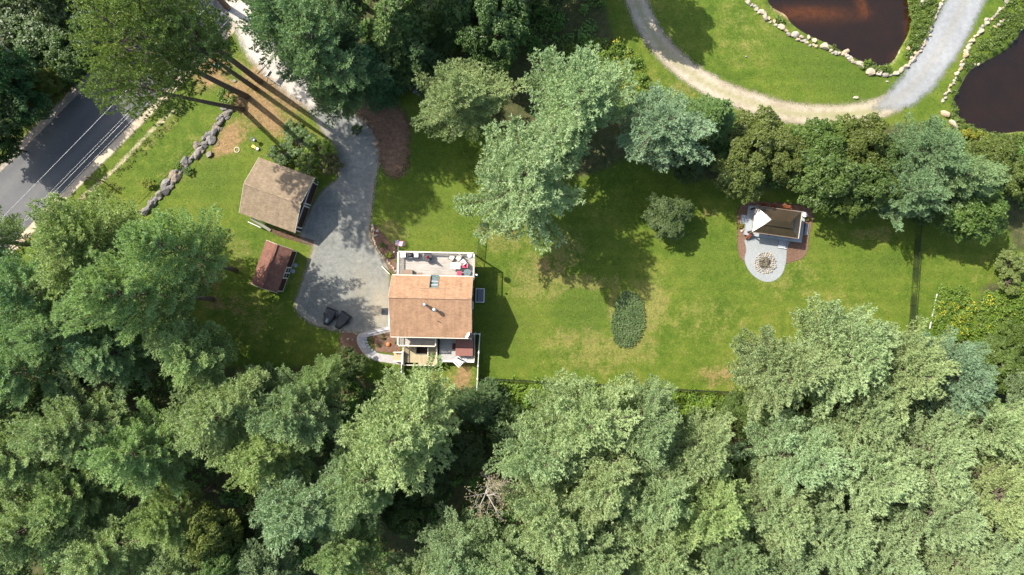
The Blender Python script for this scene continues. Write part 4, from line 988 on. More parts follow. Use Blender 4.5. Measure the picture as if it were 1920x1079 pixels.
it += [(1680,139,7,1.5,.2),(1700,125,7,1.1,0),(1712,113,8,1.3,.3),(1708,110,6,1,0),(1729,84,8,1.6,.8),(1743,67,5,1,0),(1728,54,3,3,1.6),(1734,55,2.8,3.6,1.5),(1702,92,6,1,.3),(1727,7,8,1.8,.7),(1722,88,6,1.2,.9),(1716,102,6,1,.4)]
stones('bank_boulders', 'row of pale granite boulders edging the left pond', 'stone edging', it, ST_P)
it = along([(1890,2),(1880,14),(1868,26),(1858,38),(1848,46),(1838,58),(1828,70),(1822,80),(1814,92),(1808,104),(1803,118),(1800,130),(1792,144),(1786,156),(1778,168),(1774,178),(1768,192)], 3.0, 5.4, 2, rr)
it += along([(1882,34),(1874,46),(1862,52)], 4, 6, 1, rr)+[(1772,215,11,1.8,-.7),(1788,236,10,2.0,-.9),(1886,4,7,1.3,.4),(1848,38,6,1.3,.8),(1838,60,8,1.4,.7),(1822,78,7,1.2,.2),(1810,98,7,1.1,.6),(1802,124,7.5,1.1,1.2),(1826,122,4,1.3,0),(1834,122,4,1.2,.3)]
stones('bank_boulders', 'line of pale boulders between the grey gravel road and the right-hand pond', 'stone edging', it, ST_P)
it = along([(700,424),(700,436),(701,448),(704,458),(710,468),(716,478),(724,486),(731,494),(738,504),(742,510)], 2.6, 4.2, 1.2, rr)+[(708,434,4.8,1.1,0),(706,442,4,1.4,.4),(699,430,6,1.2,1.2)]
stones('bed_edging', 'pale rounded stones edging the plant bed between driveway and deck', 'stone edging', it, ST_P)
it = along([(641,624),(650,624),(660,625),(672,628)], 1.5, 2.4, .5, rr)
stones('bed_edging', 'small white stones edging the brown bed below the parked trailers', 'stone edging', it, ST_P)
for (px, py, r, lab) in ((653,637,4.2,'large round white stone in the brown bed below the trailers'),(661,638,2.4,'small white stone beside the large round one in the brown bed')):
    x, y = P(px, py); o = link('garden_stone', ST_P[0], None, (x, y, .1)); s = r/PPM; o.scale = (s, s, s*.6); tag(o, lab, 'stone')
it = [(706,168,9,1.3,.3),(716,164,7,1.2,.9),(728,168,6,1.1,0),(770,164,9,1.2,.4),(781,170,8,1.4,1),(786,178,5,1,0),(696,172,6,1,0)]
stones('border_stones', 'grey stones in the shade above the driveway turn', 'stone edging', it, ST_G)
it = [(1213,178,6,1.6,.4),(1218,166,5,1,.1)]
stones('border_stones', 'two grey stones at the lower tip of the goldenrod thicket', 'stone edging', it, ST_G)
for (px, py, r, lab, pl) in ((1663,154,3,'small pale stone on the grass below the largest pond boulders',ST_P),(1605,184,5.5,'flat pale stone on the upper edge of the dirt track',ST_P),(1371,736,3.5,'pale stone on bare soil at the end of the bottom fence',ST_P),
                             (458,150,5,'pale stone by the red pine trunk right of the boulder wall',ST_G),(440,152,4,'grey stone left of the red pine trunk',ST_G),(1399,107,2.5,'pale stone alone on the pond lawn',ST_P)):
    x, y = P(px, py); o = link('field_stone', pl[1], None, (x, y, .08)); s = r/PPM; o.scale = (s*1.2, s, s*.6); tag(o, lab, 'stone')

# fire ring with its wood
rx, ry = P(1434, 494)
root = empty('fire_pit', (rx, ry, .02)); tag(root, 'ring of pale stones with charred wood on the gravel pad', 'fire pit')
rr = random.Random(12)
for ring, (rad, n_, sz) in enumerate(((1.28, 30, .135), (1.03, 25, .125), (.82, 20, .11))):
    for i in range(n_):
        a = 6.283*i/n_+rr.uniform(-.06, .06); o = link('stone', rr.choice(ST_P), root); s = sz*rr.uniform(.75, 1.25)
        o.location = (math.cos(a)*rad*rr.uniform(.95, 1.05), math.sin(a)*rad*rr.uniform(.95, 1.05), .06+.09*(2-ring if ring else 1)*.5); o.scale = (s*rr.uniform(1, 1.5), s, s); o.rotation_euler = (rr.uniform(-.3,.3), rr.uniform(-.3,.3), rr.uniform(0, 3))
MB().lathe([(.78, 0), (.7, .05), (.3, .08), (.02, .09)], n=20).build('ash_bed', M['ash'], root)
for i in range(22):
    a = rr.uniform(0, 6.28); c = Vector((rr.uniform(-.45, .45), rr.uniform(-.45, .45), rr.uniform(.12, .3))); d = Vector((math.cos(a), math.sin(a), rr.uniform(-.25, .25)))*rr.uniform(.18, .4)
    MB().tube([c-d, c+d], [.05, .035], 6).build('log', M['log'] if i % 2 else M['ash'], root)

# ------------------------------------------------------------------ buildings
def plane_part(name, parent, o, xd, yd, w, l, t, mat, taper=None):
    """sheathed plane: its own x runs along xd (width w), its y along yd (length l); thickness t below; taper=(x0,x1,x2,x3) corners"""
    o = Vector(o); xd = Vector(xd).normalized(); yd = Vector(yd).normalized(); zd = xd.cross(yd)
    if zd.z < 0: flip = -1
    else: flip = 1
    zd = zd*flip
    m = MB(); c = taper or [(0,0),(w,0),(w,l),(0,l)]
    top = [Vector((x, y, 0)) for x, y in c]; bot = [Vector((x, y, -t*flip)) for x, y in c]; n = len(c)
    m.add(top+bot, [tuple(range(n)), tuple(range(2*n-1, n-1, -1))]+[(i, i+n, (i+1)%n+n, (i+1)%n) for i in range(n)])
    ob = m.build(name, mat, parent)
    mt = Matrix((xd, yd, xd.cross(yd))).transposed().to_4x4(); mt.translation = o
    ob.matrix_local = mt
    return ob
def rail(parent, p0, p1, h, mat, name='railing', step=.13, topw=.10):
    p0 = Vector(p0); p1 = Vector(p1); m = MB(); u = Vector((0, 0, 1)); L = (p1-p0).length; n = max(1, int(L/step))
    m.bar(p0+u*h, p1+u*h, topw, .05); m.bar(p0+u*.1, p1+u*.1, .04, .06)
    for i in range(n+1):
        p = p0.lerp(p1, i/n); m.bar(p+u*.1, p+u*(h-.03), .035)
    for p in (p0, p1): m.bar(p-u*.0, p+u*(h+.06), .10)
    return m.build(name, mat, parent)

# ---- the house
HR = R(-1.2); hc = P(809.6, 576.0, 5.1)
house = empty('house', (hc[0], hc[1], 0), HR); tag(house, 'house with tan shingled gable roof, upper deck and lower porch', 'house')
def HL(px, py, z):
    x, y = P(px, py, z); x -= hc[0]; y -= hc[1]; c, s_ = math.cos(-HR), math.sin(-HR); return (x*c-y*s_, x*s_+y*c)
def HW(px, py, z): return PV(px, py, z)
xl, xr = HL(733.7, 574, 5.1)[0], HL(886, 577, 5.1)[0]
yN = HL(810, 518.5, 5.0)[1]; yS = HL(810, 633.2, 5.2)[1]; yR = HL(808, 559.1, 7.2)[1]; zN, zS, zR = 5.0, 5.2, 7.2
wx0, wx1 = xl+.22, xr-.22
m = MB(); prof = [(yS+.35, 0), (yN-.3, 0), (yN-.3, zN+.1), (yR, zR-.28), (yS+.35, zS-.02)]
n_ = len(prof); m.add([(wx0, a, b) for a, b in prof]+[(wx1, a, b) for a, b in prof], [tuple(range(n_-1,-1,-1)), tuple(range(n_, 2*n_))]+[(i, (i+1)%n_, (i+1)%n_+n_, i+n_) for i in range(n_)])
m.build('wall', M['tanwall'], house)
# upper (north) slope with the notch for the deck door
nx0, ny = HL(805, 540, 6.1); nx1 = HL(821, 540, 6.1)[0]
lenN = math.hypot(yR-yN, zR-zN); fN = (yN-ny)/(yN-yR)
dN = Vector((0, yN-yR, zN-zR)); dS = Vector((0, yS-yR, zS-zR)); W_ = xr-xl; lenS = dS.length
tp = [(0,0),(W_,0),(W_,lenN),(nx1-xl,lenN),(nx1-xl,lenN*(1-fN)),(nx0-xl,lenN*(1-fN)),(nx0-xl,lenN),(0,lenN)]
# plane frame: x from west to east, y down the north slope
plane_part('roof', house, (xl, yR, zR), (1,0,0), dN, W_, lenN, .14, M['roof_house'], tp)
plane_part('roof', house, (xl, yR, zR), (1,0,0), dS, W_, lenS, .14, M['roof_house'])
MB().bar((xl, yR+.005, zR+.03), (xr, yR+.005, zR+.03), .26, .05).build('ridge_cap', M['roof_house'], house)
for x in (xl-.015, xr+.015):
    MB().bar((x, yR, zR-.09), (x, yN, zN-.09), .03, .18).bar((x, yR, zR-.09), (x, yS, zS-.09), .03, .18).build('rake_board', M['charcoal'] if x > 0 else M['cream'], house)
MB().bar((xl, yN+.06, zN-.1), (nx0, yN+.06, zN-.1), .10, .10).bar((nx1, yN+.06, zN-.1), (xr, yN+.06, zN-.1), .10, .10).bar((xl, yS-.06, zS-.1), (xr, yS-.06, zS-.1), .10, .10).build('gutter', M['cream'], house)
# notch: glazed canopy between dark cheeks
slope = lambda y: zR+(y-yR)/(yN-yR)*(zN-zR)
MB().slab([(nx0+.02, yN+.15, 4.75), (nx1-.02, yN+.15, 4.75), (nx1-.02, ny+.0, slope(ny)-.2), (nx0+.02, ny+.0, slope(ny)-.2)][::-1], .06).build('skylight', M['skyglass'], house)
MB().box(nx0-.03, ny, slope(ny)-.2, nx0+.03, ny+.02, slope(ny)+.1).bar((nx0, yN, zN+.02), (nx0, ny, slope(ny)+.02), .06, .16).bar((nx1, yN, zN+.02), (nx1, ny, slope(ny)+.02), .06, .10).bar((nx0-1.2, ny-.1, slope(ny-.1)+.04), (nx1+1.4, ny-.1, slope(ny-.1)+.04), .05, .05).build('flashing', M['woodbrown'], house)
for py in (535, 528):
    yy = HL(812, py, 5.5)[1]; zz = 4.75+(yN+.15-yy)/(yN+.15-ny)*(slope(ny)-.2-4.75)
    MB().bar((nx0, yy, zz+.03), (nx1, yy, zz+.03), .05, .03).build('glazing_bar', M['white'], house)
# roof vents
for (px, py, r, hh, cap) in ((797.5, 572, .17, .75, True), (815.5, 581.5, .20, .95, True), (820, 603.5, .05, .35, False)):
    x, y = HL(px, py, 6.8); zz = zR+(y-yR)/(yS-yR)*(zS-zR)
    mm = MB()
    if cap: mm.lathe([(r*.7, -.2), (r*.7, hh*.75), (r*1.25, hh*.78), (r*1.25, hh*.95), (r*.4, hh)], (x, y, zz), 14)
    else: mm.lathe([(r, -.2), (r, hh)], (x, y, zz), 8)
    mm.build('flue' if cap else 'vent_pipe', M['steel'] if cap else M['charcoal'], house, True)
# east wall windows and door, dark basement strip
for (y, z, w_, h_) in ((1.9, 1.4, 1.0, 1.2), (-.6, 3.3, 1.1, 1.1), (-3.4, 3.3, 1.1, 1.1), (-2.2, 1.3, 1.0, 1.0)):
    f = MB().box(wx1, y-w_/2, z-h_/2, wx1+.05, y+w_/2, z+h_/2).build('window', M['white'], house)
    MB().box(wx1+.045, y-w_/2+.09, z-h_/2+.09, wx1+.06, y-.03, z+h_/2-.09).box(wx1+.045, y+.03, z-h_/2+.09, wx1+.06, y+w_/2-.09, z+h_/2-.09).build('pane', M['glass'], f)
f = MB().box(wx1, -.35, .05, wx1+.06, .65, 2.1).build('door', M['white'], house); MB().lathe([(.03, 0), (.03, .06)], (wx1+.09, -.22, 1.0), 8).build('handle', M['steel'], f)
# west stoop: white hand rail and grille mat
rail(house, (*HL(729.5, 611, 1.0), .15), (*HL(729.8, 574, 1.0), .15), .95, M['white'])
# bulkhead with dark glass beside the east wall
bx0, by0 = HL(891.5, 568, .7); bx1, by1 = HL(908.5, 541.5, .7)
bk = MB().box(bx0, by0, 0, bx1, by1, .55).build('bulkhead', M['white'], house)
MB().slab([(bx0+.1, by0+.1, .60), (bx1-.1, by0+.1, .60), (bx1-.1, by1-.1, .60), (bx0+.1, by1-.1, .60)], .04).build('pane', M['glass'], bk)

# ---- upper deck (part of the house)
dz = 3.5
dx0, dy1 = HL(745.5, 471.8, 4.4); dx1, _ = HL(889.5, 476.3, 4.4); dy0 = yN-.35
dk = MB(); k = 0; rr = random.Random(5)
yb = dy0
while yb < dy1-.02:
    cut = rr.uniform(dx0+1.5, dx1-1.5)
    for (a, b) in ((dx0, cut-.004), (cut+.004, dx1)): dk.box(a, yb, dz-.04+rr.uniform(-.004, .004), b, min(yb+.135, dy1), dz)
    yb += .142
dk.build('decking', M['decking'], house, kind='stuff')
MB().box(dx0+.03, dy0, dz-.30, dx1-.03, dy0+.05, dz-.045).box(dx0+.03, dy1-.06, dz-.30, dx1-.03, dy1, dz-.045).box(dx0, dy0, dz-.30, dx0+.05, dy1, dz-.045).box(dx1-.05, dy0, dz-.30, dx1, dy1, dz-.045).build('deck_joists', M['cream'], house)
for (x, y) in ((dx0+.1, dy1-.1), ((dx0+dx1)/2, dy1-.1), (dx1-.1, dy1-.1), (dx1-.1, dy0+.3), (dx0+.1, dy0+.3)):
    MB().box(x-.07, y-.07, 0, x+.07, y+.07, dz-.31).build('deck_post', M['cream'], house)
rail(house, (dx0+.05, dy1-.05, dz), (dx1-.05, dy1-.05, dz), .92, M['cream'], topw=.16)
rail(house, (dx0+.05, dy0+.25, dz), (dx0+.05, dy1-.05, dz), .92, M['cream'], topw=.16)
rail(house, (dx1-.05, dy0+.05, dz), (dx1-.05, dy1-.05, dz), .92, M['cream'], topw=.16)
MB().box(dx0-.1, dy0-.25, dz-.2, dx0+.45, dy0+.22, dz+1.0).build('cupboard', M['cream'], house)

# ---- balcony, porch and lower deck on the south side
def pbox(mb, pa, pb, z0, z1, zr=None):
    zr = zr if zr is not None else z1; a = HL(*pa, zr); b = HL(*pb, zr); return mb.box(a[0], a[1], z0, b[0], b[1], z1)
mm = MB(); x0, y1_ = HL(748, 628, 2.6); x1, y0_ = HL(818, 649, 2.6); xx = x0
y1_ = yS+.33
bz = 2.6
mm = MB(); yb = y0_
while yb < y1_-.01: mm.box(x0, yb, bz-.04, x1, min(yb+.14, y1_), bz); yb += .15
mm.build('balcony_floor', M['decking'], house, kind='stuff')
rail(house, (x0, y0_, bz), (x1, y0_, bz), .9, M['cream'], topw=.14); rail(house, (x0, y0_, bz), (x0, y1_, bz), .9, M['cream'], topw=.14); rail(house, (x1, y0_, bz), (x1, y1_, bz), .9, M['cream'], topw=.14)
for x in (x0+.05, x1-.05): MB().box(x-.06, y0_-.06, 0, x+.06, y0_+.06, bz-.05).build('balcony_post', M['cream'], house)
# porch, boards running away from the wall
px0, py0 = HL(757, 680.5, 1.0); px1, py1 = HL(821, 650, 1.0); pz = 1.0
hx0, hy0 = HL(779, 664, 1.0); hx1, hy1 = HL(802, 651, 1.0)
mm = MB(); xx = px0
while xx < px1-.01:
    x2 = min(xx+.135, px1); lo = py0 - (.28 if xx > px0+1.8 else 0)
    if xx > hx0 and xx < hx1:
        mm.box(xx, lo, pz-.04, x2, hy0, pz); mm.box(xx, hy1, pz-.04, x2, y1_, pz)
    else: mm.box(xx, lo, pz-.04, x2, y1_, pz)
    xx += .142
mm.build('porch_floor', M['treated'], house, kind='stuff')
MB().box(hx0, hy0, .1, hx1, hy1, .25).build('stairwell_shade', M['darkwall'], house)  # dark-coloured box standing in for the shadow down the stair opening
MB().box(hx0-.06, hy0-.05, pz-.5, hx0, hy1, pz+.06).box(hx0, hy0-.05, pz-.5, hx1, hy0, pz+.12).build('cellar_curb', M['cream'], house)
MB().box(px0, py0-.30, 0, px1, py0-.26, pz-.045).box(px1-.05, py0-.25, 0, px1, y1_, pz-.045).box(px0, py0-.25, 0, px0+.05, y1_, pz-.045).build('porch_skirt', M['cream'], house)
a = HL(802, 668, 1.9); b = HL(817, 651, 1.9)
rail(house, (a[0], a[1], pz), (a[0], b[1], pz), .9, M['cream'], 'porch_railing'); rail(house, (px1-.05, py0+.1, pz), (px1-.05, y1_-.4, pz), .9, M['cream'], 'porch_railing')
rail(house, (px0+.02, py0-.1, pz), (px0+.02, y1_-.6, pz), .9, M['cream'], 'porch_railing'); rail(house, (px0+.02, py0-.26, pz), (px1-.05, py0-.26, pz), .45, M['cream'], 'porch_railing')
# porch steps to the west
for i in range(5):
    a = HL(738+i*4, 678, 1.0-.18*(4-i)); b = HL(742.4+i*4, 661.5, 1.0-.18*(4-i)); zz = 1.0-.16*(5-i)
    MB().box(a[0], a[1], 0, b[0], b[1], zz+.02).build('step', M['treated'], house)
rail(house, (*HL(738, 661.5, .9), .1), (*HL(756, 661.5, 1.5), .8), .8, M['cream'], 'stair_railing'); rail(house, (*HL(738, 678, .9), .1), (*HL(756, 678, 1.5), .8), .8, M['cream'], 'stair_railing')
# lower deck with the hot tub
lx0, ly0 = HL(824, 676.5, 1.3); lx1, _ = HL(889, 676.5, 1.3); lz = 1.3
mm = MB(); xx = lx0
while xx < lx1-.01: mm.box(xx, ly0, lz-.04, min(xx+.135, lx1), yS+.33, lz); xx += .142
mm.build('patio_floor', M['greyboard'], house, kind='stuff')
MB().box(lx0, ly0-.18, lz-.25, lx1, ly0-.01, lz+.08).build('deck_edge', M['white'], house)
MB().box(lx0+.02, ly0, 0, lx0+.06, yS+.3, lz-.05).box(lx1-.06, ly0, 0, lx1-.02, yS+.3, lz-.05).box(lx0+.07, ly0, 0, lx1-.07, ly0+.04, lz-.05).build('deck_skirt', M['darkwall'], house)
MB().box(lx1, ly0, .0, lx1+.05, yS+.4, lz+.35).build('side_screen', M['cream'], house)
# stair with hand rail at the deck edge
for i in range(7):
    a = Vector((*HL(848, 675, 1.3), 0)); d = Vector((math.cos(R(48)), math.sin(R(48)), 0)); q = a+d*.22*i-Vector((0, .15, 0)); n2 = Vector((-d.y, d.x, 0))
    MB().bar(q-n2*.05+Vector((0,0,lz+.05)), q-n2*.05+Vector((.85,-.75,lz+.05-0.0)), .14, .05).build('step', M['white'], house)
a = Vector((*HL(858, 673, 2.2), lz)); rail(house, a, a+Vector((.62, -.30, 0)), .85, M['charcoal'], 'stair_railing', .2)

# ---- garage
def local_fn(c, rot):
    def f(px, py, z):
        x, y = P(px, py, z); x -= c[0]; y -= c[1]; a, b = math.cos(-rot), math.sin(-rot); return (x*a-y*b, x*b+y*a)
    return f
def gable(root, hx, hy, ze, zr, wallm, roofm, ox=.25, oy=.28, trim=None):
    prof = [(-hy+oy, 0), (hy-oy, 0), (hy-oy, ze-.02), (0, zr-.24), (-hy+oy, ze-.02)]; m = MB(); a = hx-ox
    m.add([(-a, p, q) for p, q in prof]+[(a, p, q) for p, q in prof], [(4,3,2,1,0), (5,6,7,8,9)]+[(i, (i+1)%5, (i+1)%5+5, i+5) for i in range(5)])
    m.build('wall', wallm, root); L = math.hypot(hy, zr-ze)
    plane_part('roof', root, (-hx, 0, zr), (1,0,0), (0, hy, ze-zr), 2*hx, L, .12, roofm)
    plane_part('roof', root, (-hx, 0, zr), (1,0,0), (0, -hy, ze-zr), 2*hx, L, .12, roofm)
    MB().bar((-hx, .004, zr+.03), (hx, .004, zr+.03), .28, .05).build('ridge_cap', roofm, root)
    for x in (-hx-.015, hx+.015): MB().bar((x, 0, zr-.08), (x, hy, ze-.08), .03, .16).bar((x, 0, zr-.08), (x, -hy, ze-.08), .03, .16).build('rake_board', trim or M['cream'], root)
gc = P(519.2, 366.8, 2.8); gr = R(-19.9)
gar = empty('garage', (gc[0], gc[1], 0), gr); tag(gar, 'two-car garage with brown shingled gable roof and white-framed doors', 'garage')
gable(gar, 3.58, 3.56, 2.8, 4.4, M['darkwall'], M['roof_garage'], .30)
fx = 3.28
for cy in (1.62, -1.45):
    d = MB(); 
    for i in range(4): d.box(fx-.02, cy-1.28, .03+i*.53, fx+.03, cy+1.28, .03+i*.53+.515)
    d = d.build('garage_door', M['darkwall'], gar)
    MB().box(fx, cy-1.45, 0, fx+.09, cy-1.29, 2.2).box(fx, cy+1.29, 0, fx+.09, cy+1.45, 2.2).box(fx, cy-1.45, 2.2, fx+.09, cy+1.45, 2.34).build('frame', M['white'], d)
    MB().box(fx+.03, cy-.1, .8, fx+.07, cy+.1, .85).build('handle', M['charcoal'], d)
    MB().box(fx-.05, cy-1.28, 0, fx+.12, cy+1.28, .03).build('threshold', M['woodbrown'], gar)
for y in (-3.28, 3.28): MB().box(fx, y-.07, 0, fx+.05, y+.07, 2.6).build('corner_board', M['white'], gar)
MB().box(fx, .06, 2.5, fx+.22, .20, 2.66).build('lamp', M['white'], gar)
# south door with step, lean rack below the eave
MB().box(-2.4, -3.34, .05, -1.5, -3.29, 2.05).build('door', M['white'], gar)
MB().box(1.0, -3.33, 1.0, 2.0, -3.29, 1.9).build('window', M['glass'], gar)
# things leaning by the garage
pa = PV(471, 410, 1.7); pb = PV(507, 433, .15)
MB().bar(pa, pb, .32, .05).build('lean_board', M['cream']); tag(bpy.data.objects['lean_board'], 'pale board leaning on the lower wall of the garage', 'board')
MB().bar(PV(466, 417, .5), PV(490, 428, .5), .08, .5).build('ladder_rail', M['white']); tag(bpy.data.objects['ladder_rail'], 'long white rail lying beside the lower garage wall', 'rail')
strip = [P(505,427), P(556,441), P(590,452), P(586,462), P(552,453), P(520,443), P(500,432)]
me = MB().slab([(x, y, .012) for x, y in strip][::-1], .01).build('wall_strip', M['mulch']); tag(me, kind='structure')

# ---- red-brown shed
sc = P(509.0, 500.6, 2.3); sr = R(70.5)
shed = empty('shed', (sc[0], sc[1], 0), sr); tag(shed, 'small shed with red-brown shingles and white double door', 'shed')
gable(shed, 2.80, 1.72, 2.2, 3.05, M['darkwall'], M['roof_shed'], .14, .12)
fy = -1.60
MB().box(-2.66, fy-.03, 0, 2.66, fy-.001, .10).build('base_trim', M['white'], shed)
for x in (-2.62, 2.62): MB().box(x-.05, fy-.05, .10, x+.05, fy-.002, 2.1).build('corner_board', M['white'], shed)
d = MB().box(-.95, fy-.10, .1, .55, fy-.031, 2.05).build('door', M['white'], shed)
for (a, b) in ((-.82, -.28), (-.12, .42)): MB().box(a, fy-.115, 1.15, b, fy-.101, 1.9).box(a, fy-.115, .25, b, fy-.101, 1.0).build('pane', M['glass'], d)
MB().box(2.66, .6, 1.6, 2.72, 1.3, 2.0).build('vent', M['white'], shed)
for (px, py) in ((549.5, 509.5), (554, 498.5)):
    x, y = P(px, py); o = MB().lathe([(.26, 0), (.27, .03), (.25, .05)], (0, 0, 0), 16).build('stepping_stone', M['bluestone']); o.location = (x, y, .01); tag(o, 'round stepping stone in shed shade, %s' % ('nearer the double door' if py > 505 else 'further up the driveway side'), 'stepping stone')

# ---- gazebo
zc = P(1456.5, 417.2, 2.5); zr_ = R(-8.0); ge = 2.5
gz = empty('gazebo', (zc[0], zc[1], 0), zr_); tag(gz, 'gazebo with two-tier brown metal hip roof on a grey platform', 'gazebo')
GL = local_fn(zc, zr_)
cor = [GL(1417.2,387,ge), GL(1503.8,397.8,ge), GL(1495.9,447.9,ge), GL(1409.2,436.3,ge)]
hx = sum(abs(c[0]) for c in cor)/4; hy = sum(abs(c[1]) for c in cor)/4
hx = max(hx, .1)
in_x0, in_x1, in_y, z1_ = -hx+.62*hy*1.50, hx-.62*hy*1.50, hy*.36, ge+.56*.64*hy*1.0
tz = ge+.445*hy
def hipface(root, name, pts, mat): 
    m = MB(); m.slab(pts, .05); return m.build(name, mat, root)
ax0 = -hx+hy*(1-.30)*1.10; ax1 = hx-hy*(1-.30)*1.10
rimx0, rimx1, rimy = -hx+(hx+ax0)*1.0, ax1, hy*.30
E = [(-hx, hy, ge), (hx, hy, ge), (hx, -hy, ge), (-hx, -hy, ge)]; I = [(rimx0, rimy, tz), (rimx1, rimy, tz), (rimx1, -rimy, tz), (rimx0, -rimy, tz)]
for (i, j) in ((0,1),(1,2),(2,3),(3,0)):
    f = hipface(gz, 'roof_panel', [E[j], E[i], I[i], I[j]], M['metalroof']) if True else None
    # standing ribs
    n_r = 9 if i in (0, 2) else 6; rb = MB()
    for q in range(1, n_r):
        t = q/n_r; a = Vector(E[i]).lerp(Vector(E[j]), t); 
        # rib runs straight up the slope until it meets a hip
        mid_i = Vector(I[i]); mid_j = Vector(I[j]); run = (Vector(I[i])-Vector(E[i])); ed = (Vector(E[j])-Vector(E[i])).normalized(); L = (Vector(E[j])-Vector(E[i])).length
        inset = run.dot(ed); up = run-ed*inset; d = t*L; fr = min(1, d/inset if inset > 0 else 1, (L-d)/inset if inset > 0 else 1)
        rb.bar(a+Vector((0,0,.015)), a+up*fr+Vector((0,0,.015)), .05, .03)
    rb.build('rib', M['metalroof'], f)
tz2 = tz+.22; T2 = [(rimx0-.16, rimy+.16, tz2-.09), (rimx1+.16, rimy+.16, tz2-.09), (rimx1+.16, -rimy-.16, tz2-.09), (rimx0-.16, -rimy-.16, tz2-.09)]
MB().box(rimx0, -rimy, tz-.02, rimx1, rimy, tz2-.16).build('roof_vent', M['charcoal'], gz)
rl = rimy+.10; RG = [(rimx0-.16+rl, 0, tz2+.33), (rimx1+.16-rl, 0, tz2+.33)]
hipface(gz, 'upper_roof_panel', [T2[1], T2[0], RG[0], RG[1]], M['metalroof']); hipface(gz, 'upper_roof_panel', [T2[3], T2[2], RG[1], RG[0]], M['metalroof'])
hipface(gz, 'upper_roof_panel', [T2[0], T2[3], RG[0]], M['metalroof']); hipface(gz, 'upper_roof_panel', [T2[2], T2[1], RG[1]], M['metalroof'])
MB().bar(E[0], E[1], .06, .12).bar(E[1], E[2], .06, .12).bar(E[2], E[3], .06, .12).bar(E[3], E[0], .06, .12).build('fascia', M['woodbrown'], gz)
MB().bar((hx+.04, hy, ge+.01), (hx+.04, -hy, ge+.01), .05, .13).build('gutter', M['cream'], gz)
plat = [GL(1405,386,.4), GL(1511,398,.4), GL(1503,456,.4), GL(1396,441,.4)]
MB().slab([(x, y, .4) for x, y in plat][::-1], .42).build('platform', M['concrete'], gz)
for x in (-hx+.2, 0, hx-.2):
    for y in (-hy+.2, hy-.2):
        if x == 0 and y > 0: continue
        MB().box(x-.07, y-.07, .4, x+.07, y+.07, ge-.05).build('post', M['darkwall'], gz)
def gstep(pa, pb, z, lab=None):
    a = GL(*pa, z); b = GL(*pb, z); return MB().box(a[0], a[1], 0.0, b[0], b[1], z).build('step', M['bluestone'], gz)
s1 = gstep((1459.5, 464), (1474.5, 450), .28); s2 = gstep((1388.5, 421), (1401, 404.5), .2); s3 = gstep((1508.5, 441), (1517, 421.5), .2)
a = GL(1459.5, 464, .2); b = GL(1474.5, 461.5, .2); MB().box(a[0], a[1]-.08, 0, b[0], a[1]-.005, .26).build('step_nosing', M['white'], gz)
# things about the gazebo
x, y = P(1507, 404, .6); o = MB().lathe([(.24, 0), (.30, .5), (.32, .55), (.26, .56), (.05, .45)], n=16).build('planter', M['white'], None, True); o.location = (x, y, .4); tag(o, 'white round planter at the upper right corner of the gazebo', 'planter')
def flowerpot(px, py, z, lab, seed):
    x, y = P(px, py, z+.5); root = empty('flower_pot', (x, y, z)); tag(root, lab, 'flower pot')
    MB().lathe([(.12, 0), (.18, .3), (.19, .32), (.05, .28)], n=12).build('pot', M['pot'], root, True)
    r_ = np.random.default_rng(seed); p_ = r_.normal(size=(160, 3))*.085; p_[:, 2] = np.abs(p_[:, 2])+.3
    V, F = leaves(p_, np.tile([0, 0, 1.], (160, 1)), .09, r_, .6); link('blossom', np_mesh('blossom', V, F, M['pink']), root)
    q = r_.normal(size=(90, 3))*.12; q[:, 2] = np.abs(q[:, 2])+.28; V, F = leaves(q, np.tile([0, 0, 1.], (90, 1)), .13, r_, .6); link('leaves', np_mesh('leaves', V, F, M['leaf']), root)
flowerpot(1401, 446, 0, 'pot of red flowers at the corner of the gravel pad, the outer one', 1); flowerpot(1406, 444.5, 0, 'pot of red flowers at the corner of the gravel pad, the one nearer the gazebo', 2); flowerpot(1408.5, 440, .4, 'pot of pinkish flowers on the gazebo platform corner', 3)
it = [(1399,437,5,1.6,.2),(1406,433,4,1.6,1.0),(1394,430,4.5,1.4,.6),(1390,434,4,1.3,-.5),(1402,428,3,1.5,.1),(1396,425,3.5,1.2,.9)]
stones('planter_rocks', 'pale yellow rocks grouped at the lower left gazebo corner', 'stone edging', it, ST_P)
rr = random.Random(44)
for i, px in enumerate((1431, 1436, 1448, 1453, 1471, 1476, 1483)):
    plant('shrub', px, 384+i*.9, 4, .6, 'small reddish perennial behind the gazebo, number %d counted from the left' % (i+1) if False else ['leftmost small reddish perennial behind the gazebo','second small reddish perennial behind the gazebo from the left','third small reddish perennial behind the gazebo from the left','middle small reddish perennial behind the gazebo','third small reddish perennial behind the gazebo from the right','second small reddish perennial behind the gazebo from the right','rightmost small reddish perennial behind the gazebo'][i], 'perennial', (5.0, 1.1, 1.2), None, 'perennials behind the gazebo')
plant('shrub', 1389, 424, 6, .7, 'small yellowish shrub left of the gazebo rocks', 'shrub', (3.2,2.2,.9), None, 'garden and roadside shrubs')
plant('shrub', 1514, 411, 5, .6, 'small yellowish shrub right of the white planter', 'shrub', (3.2,2.2,.9), None, 'garden and roadside shrubs')

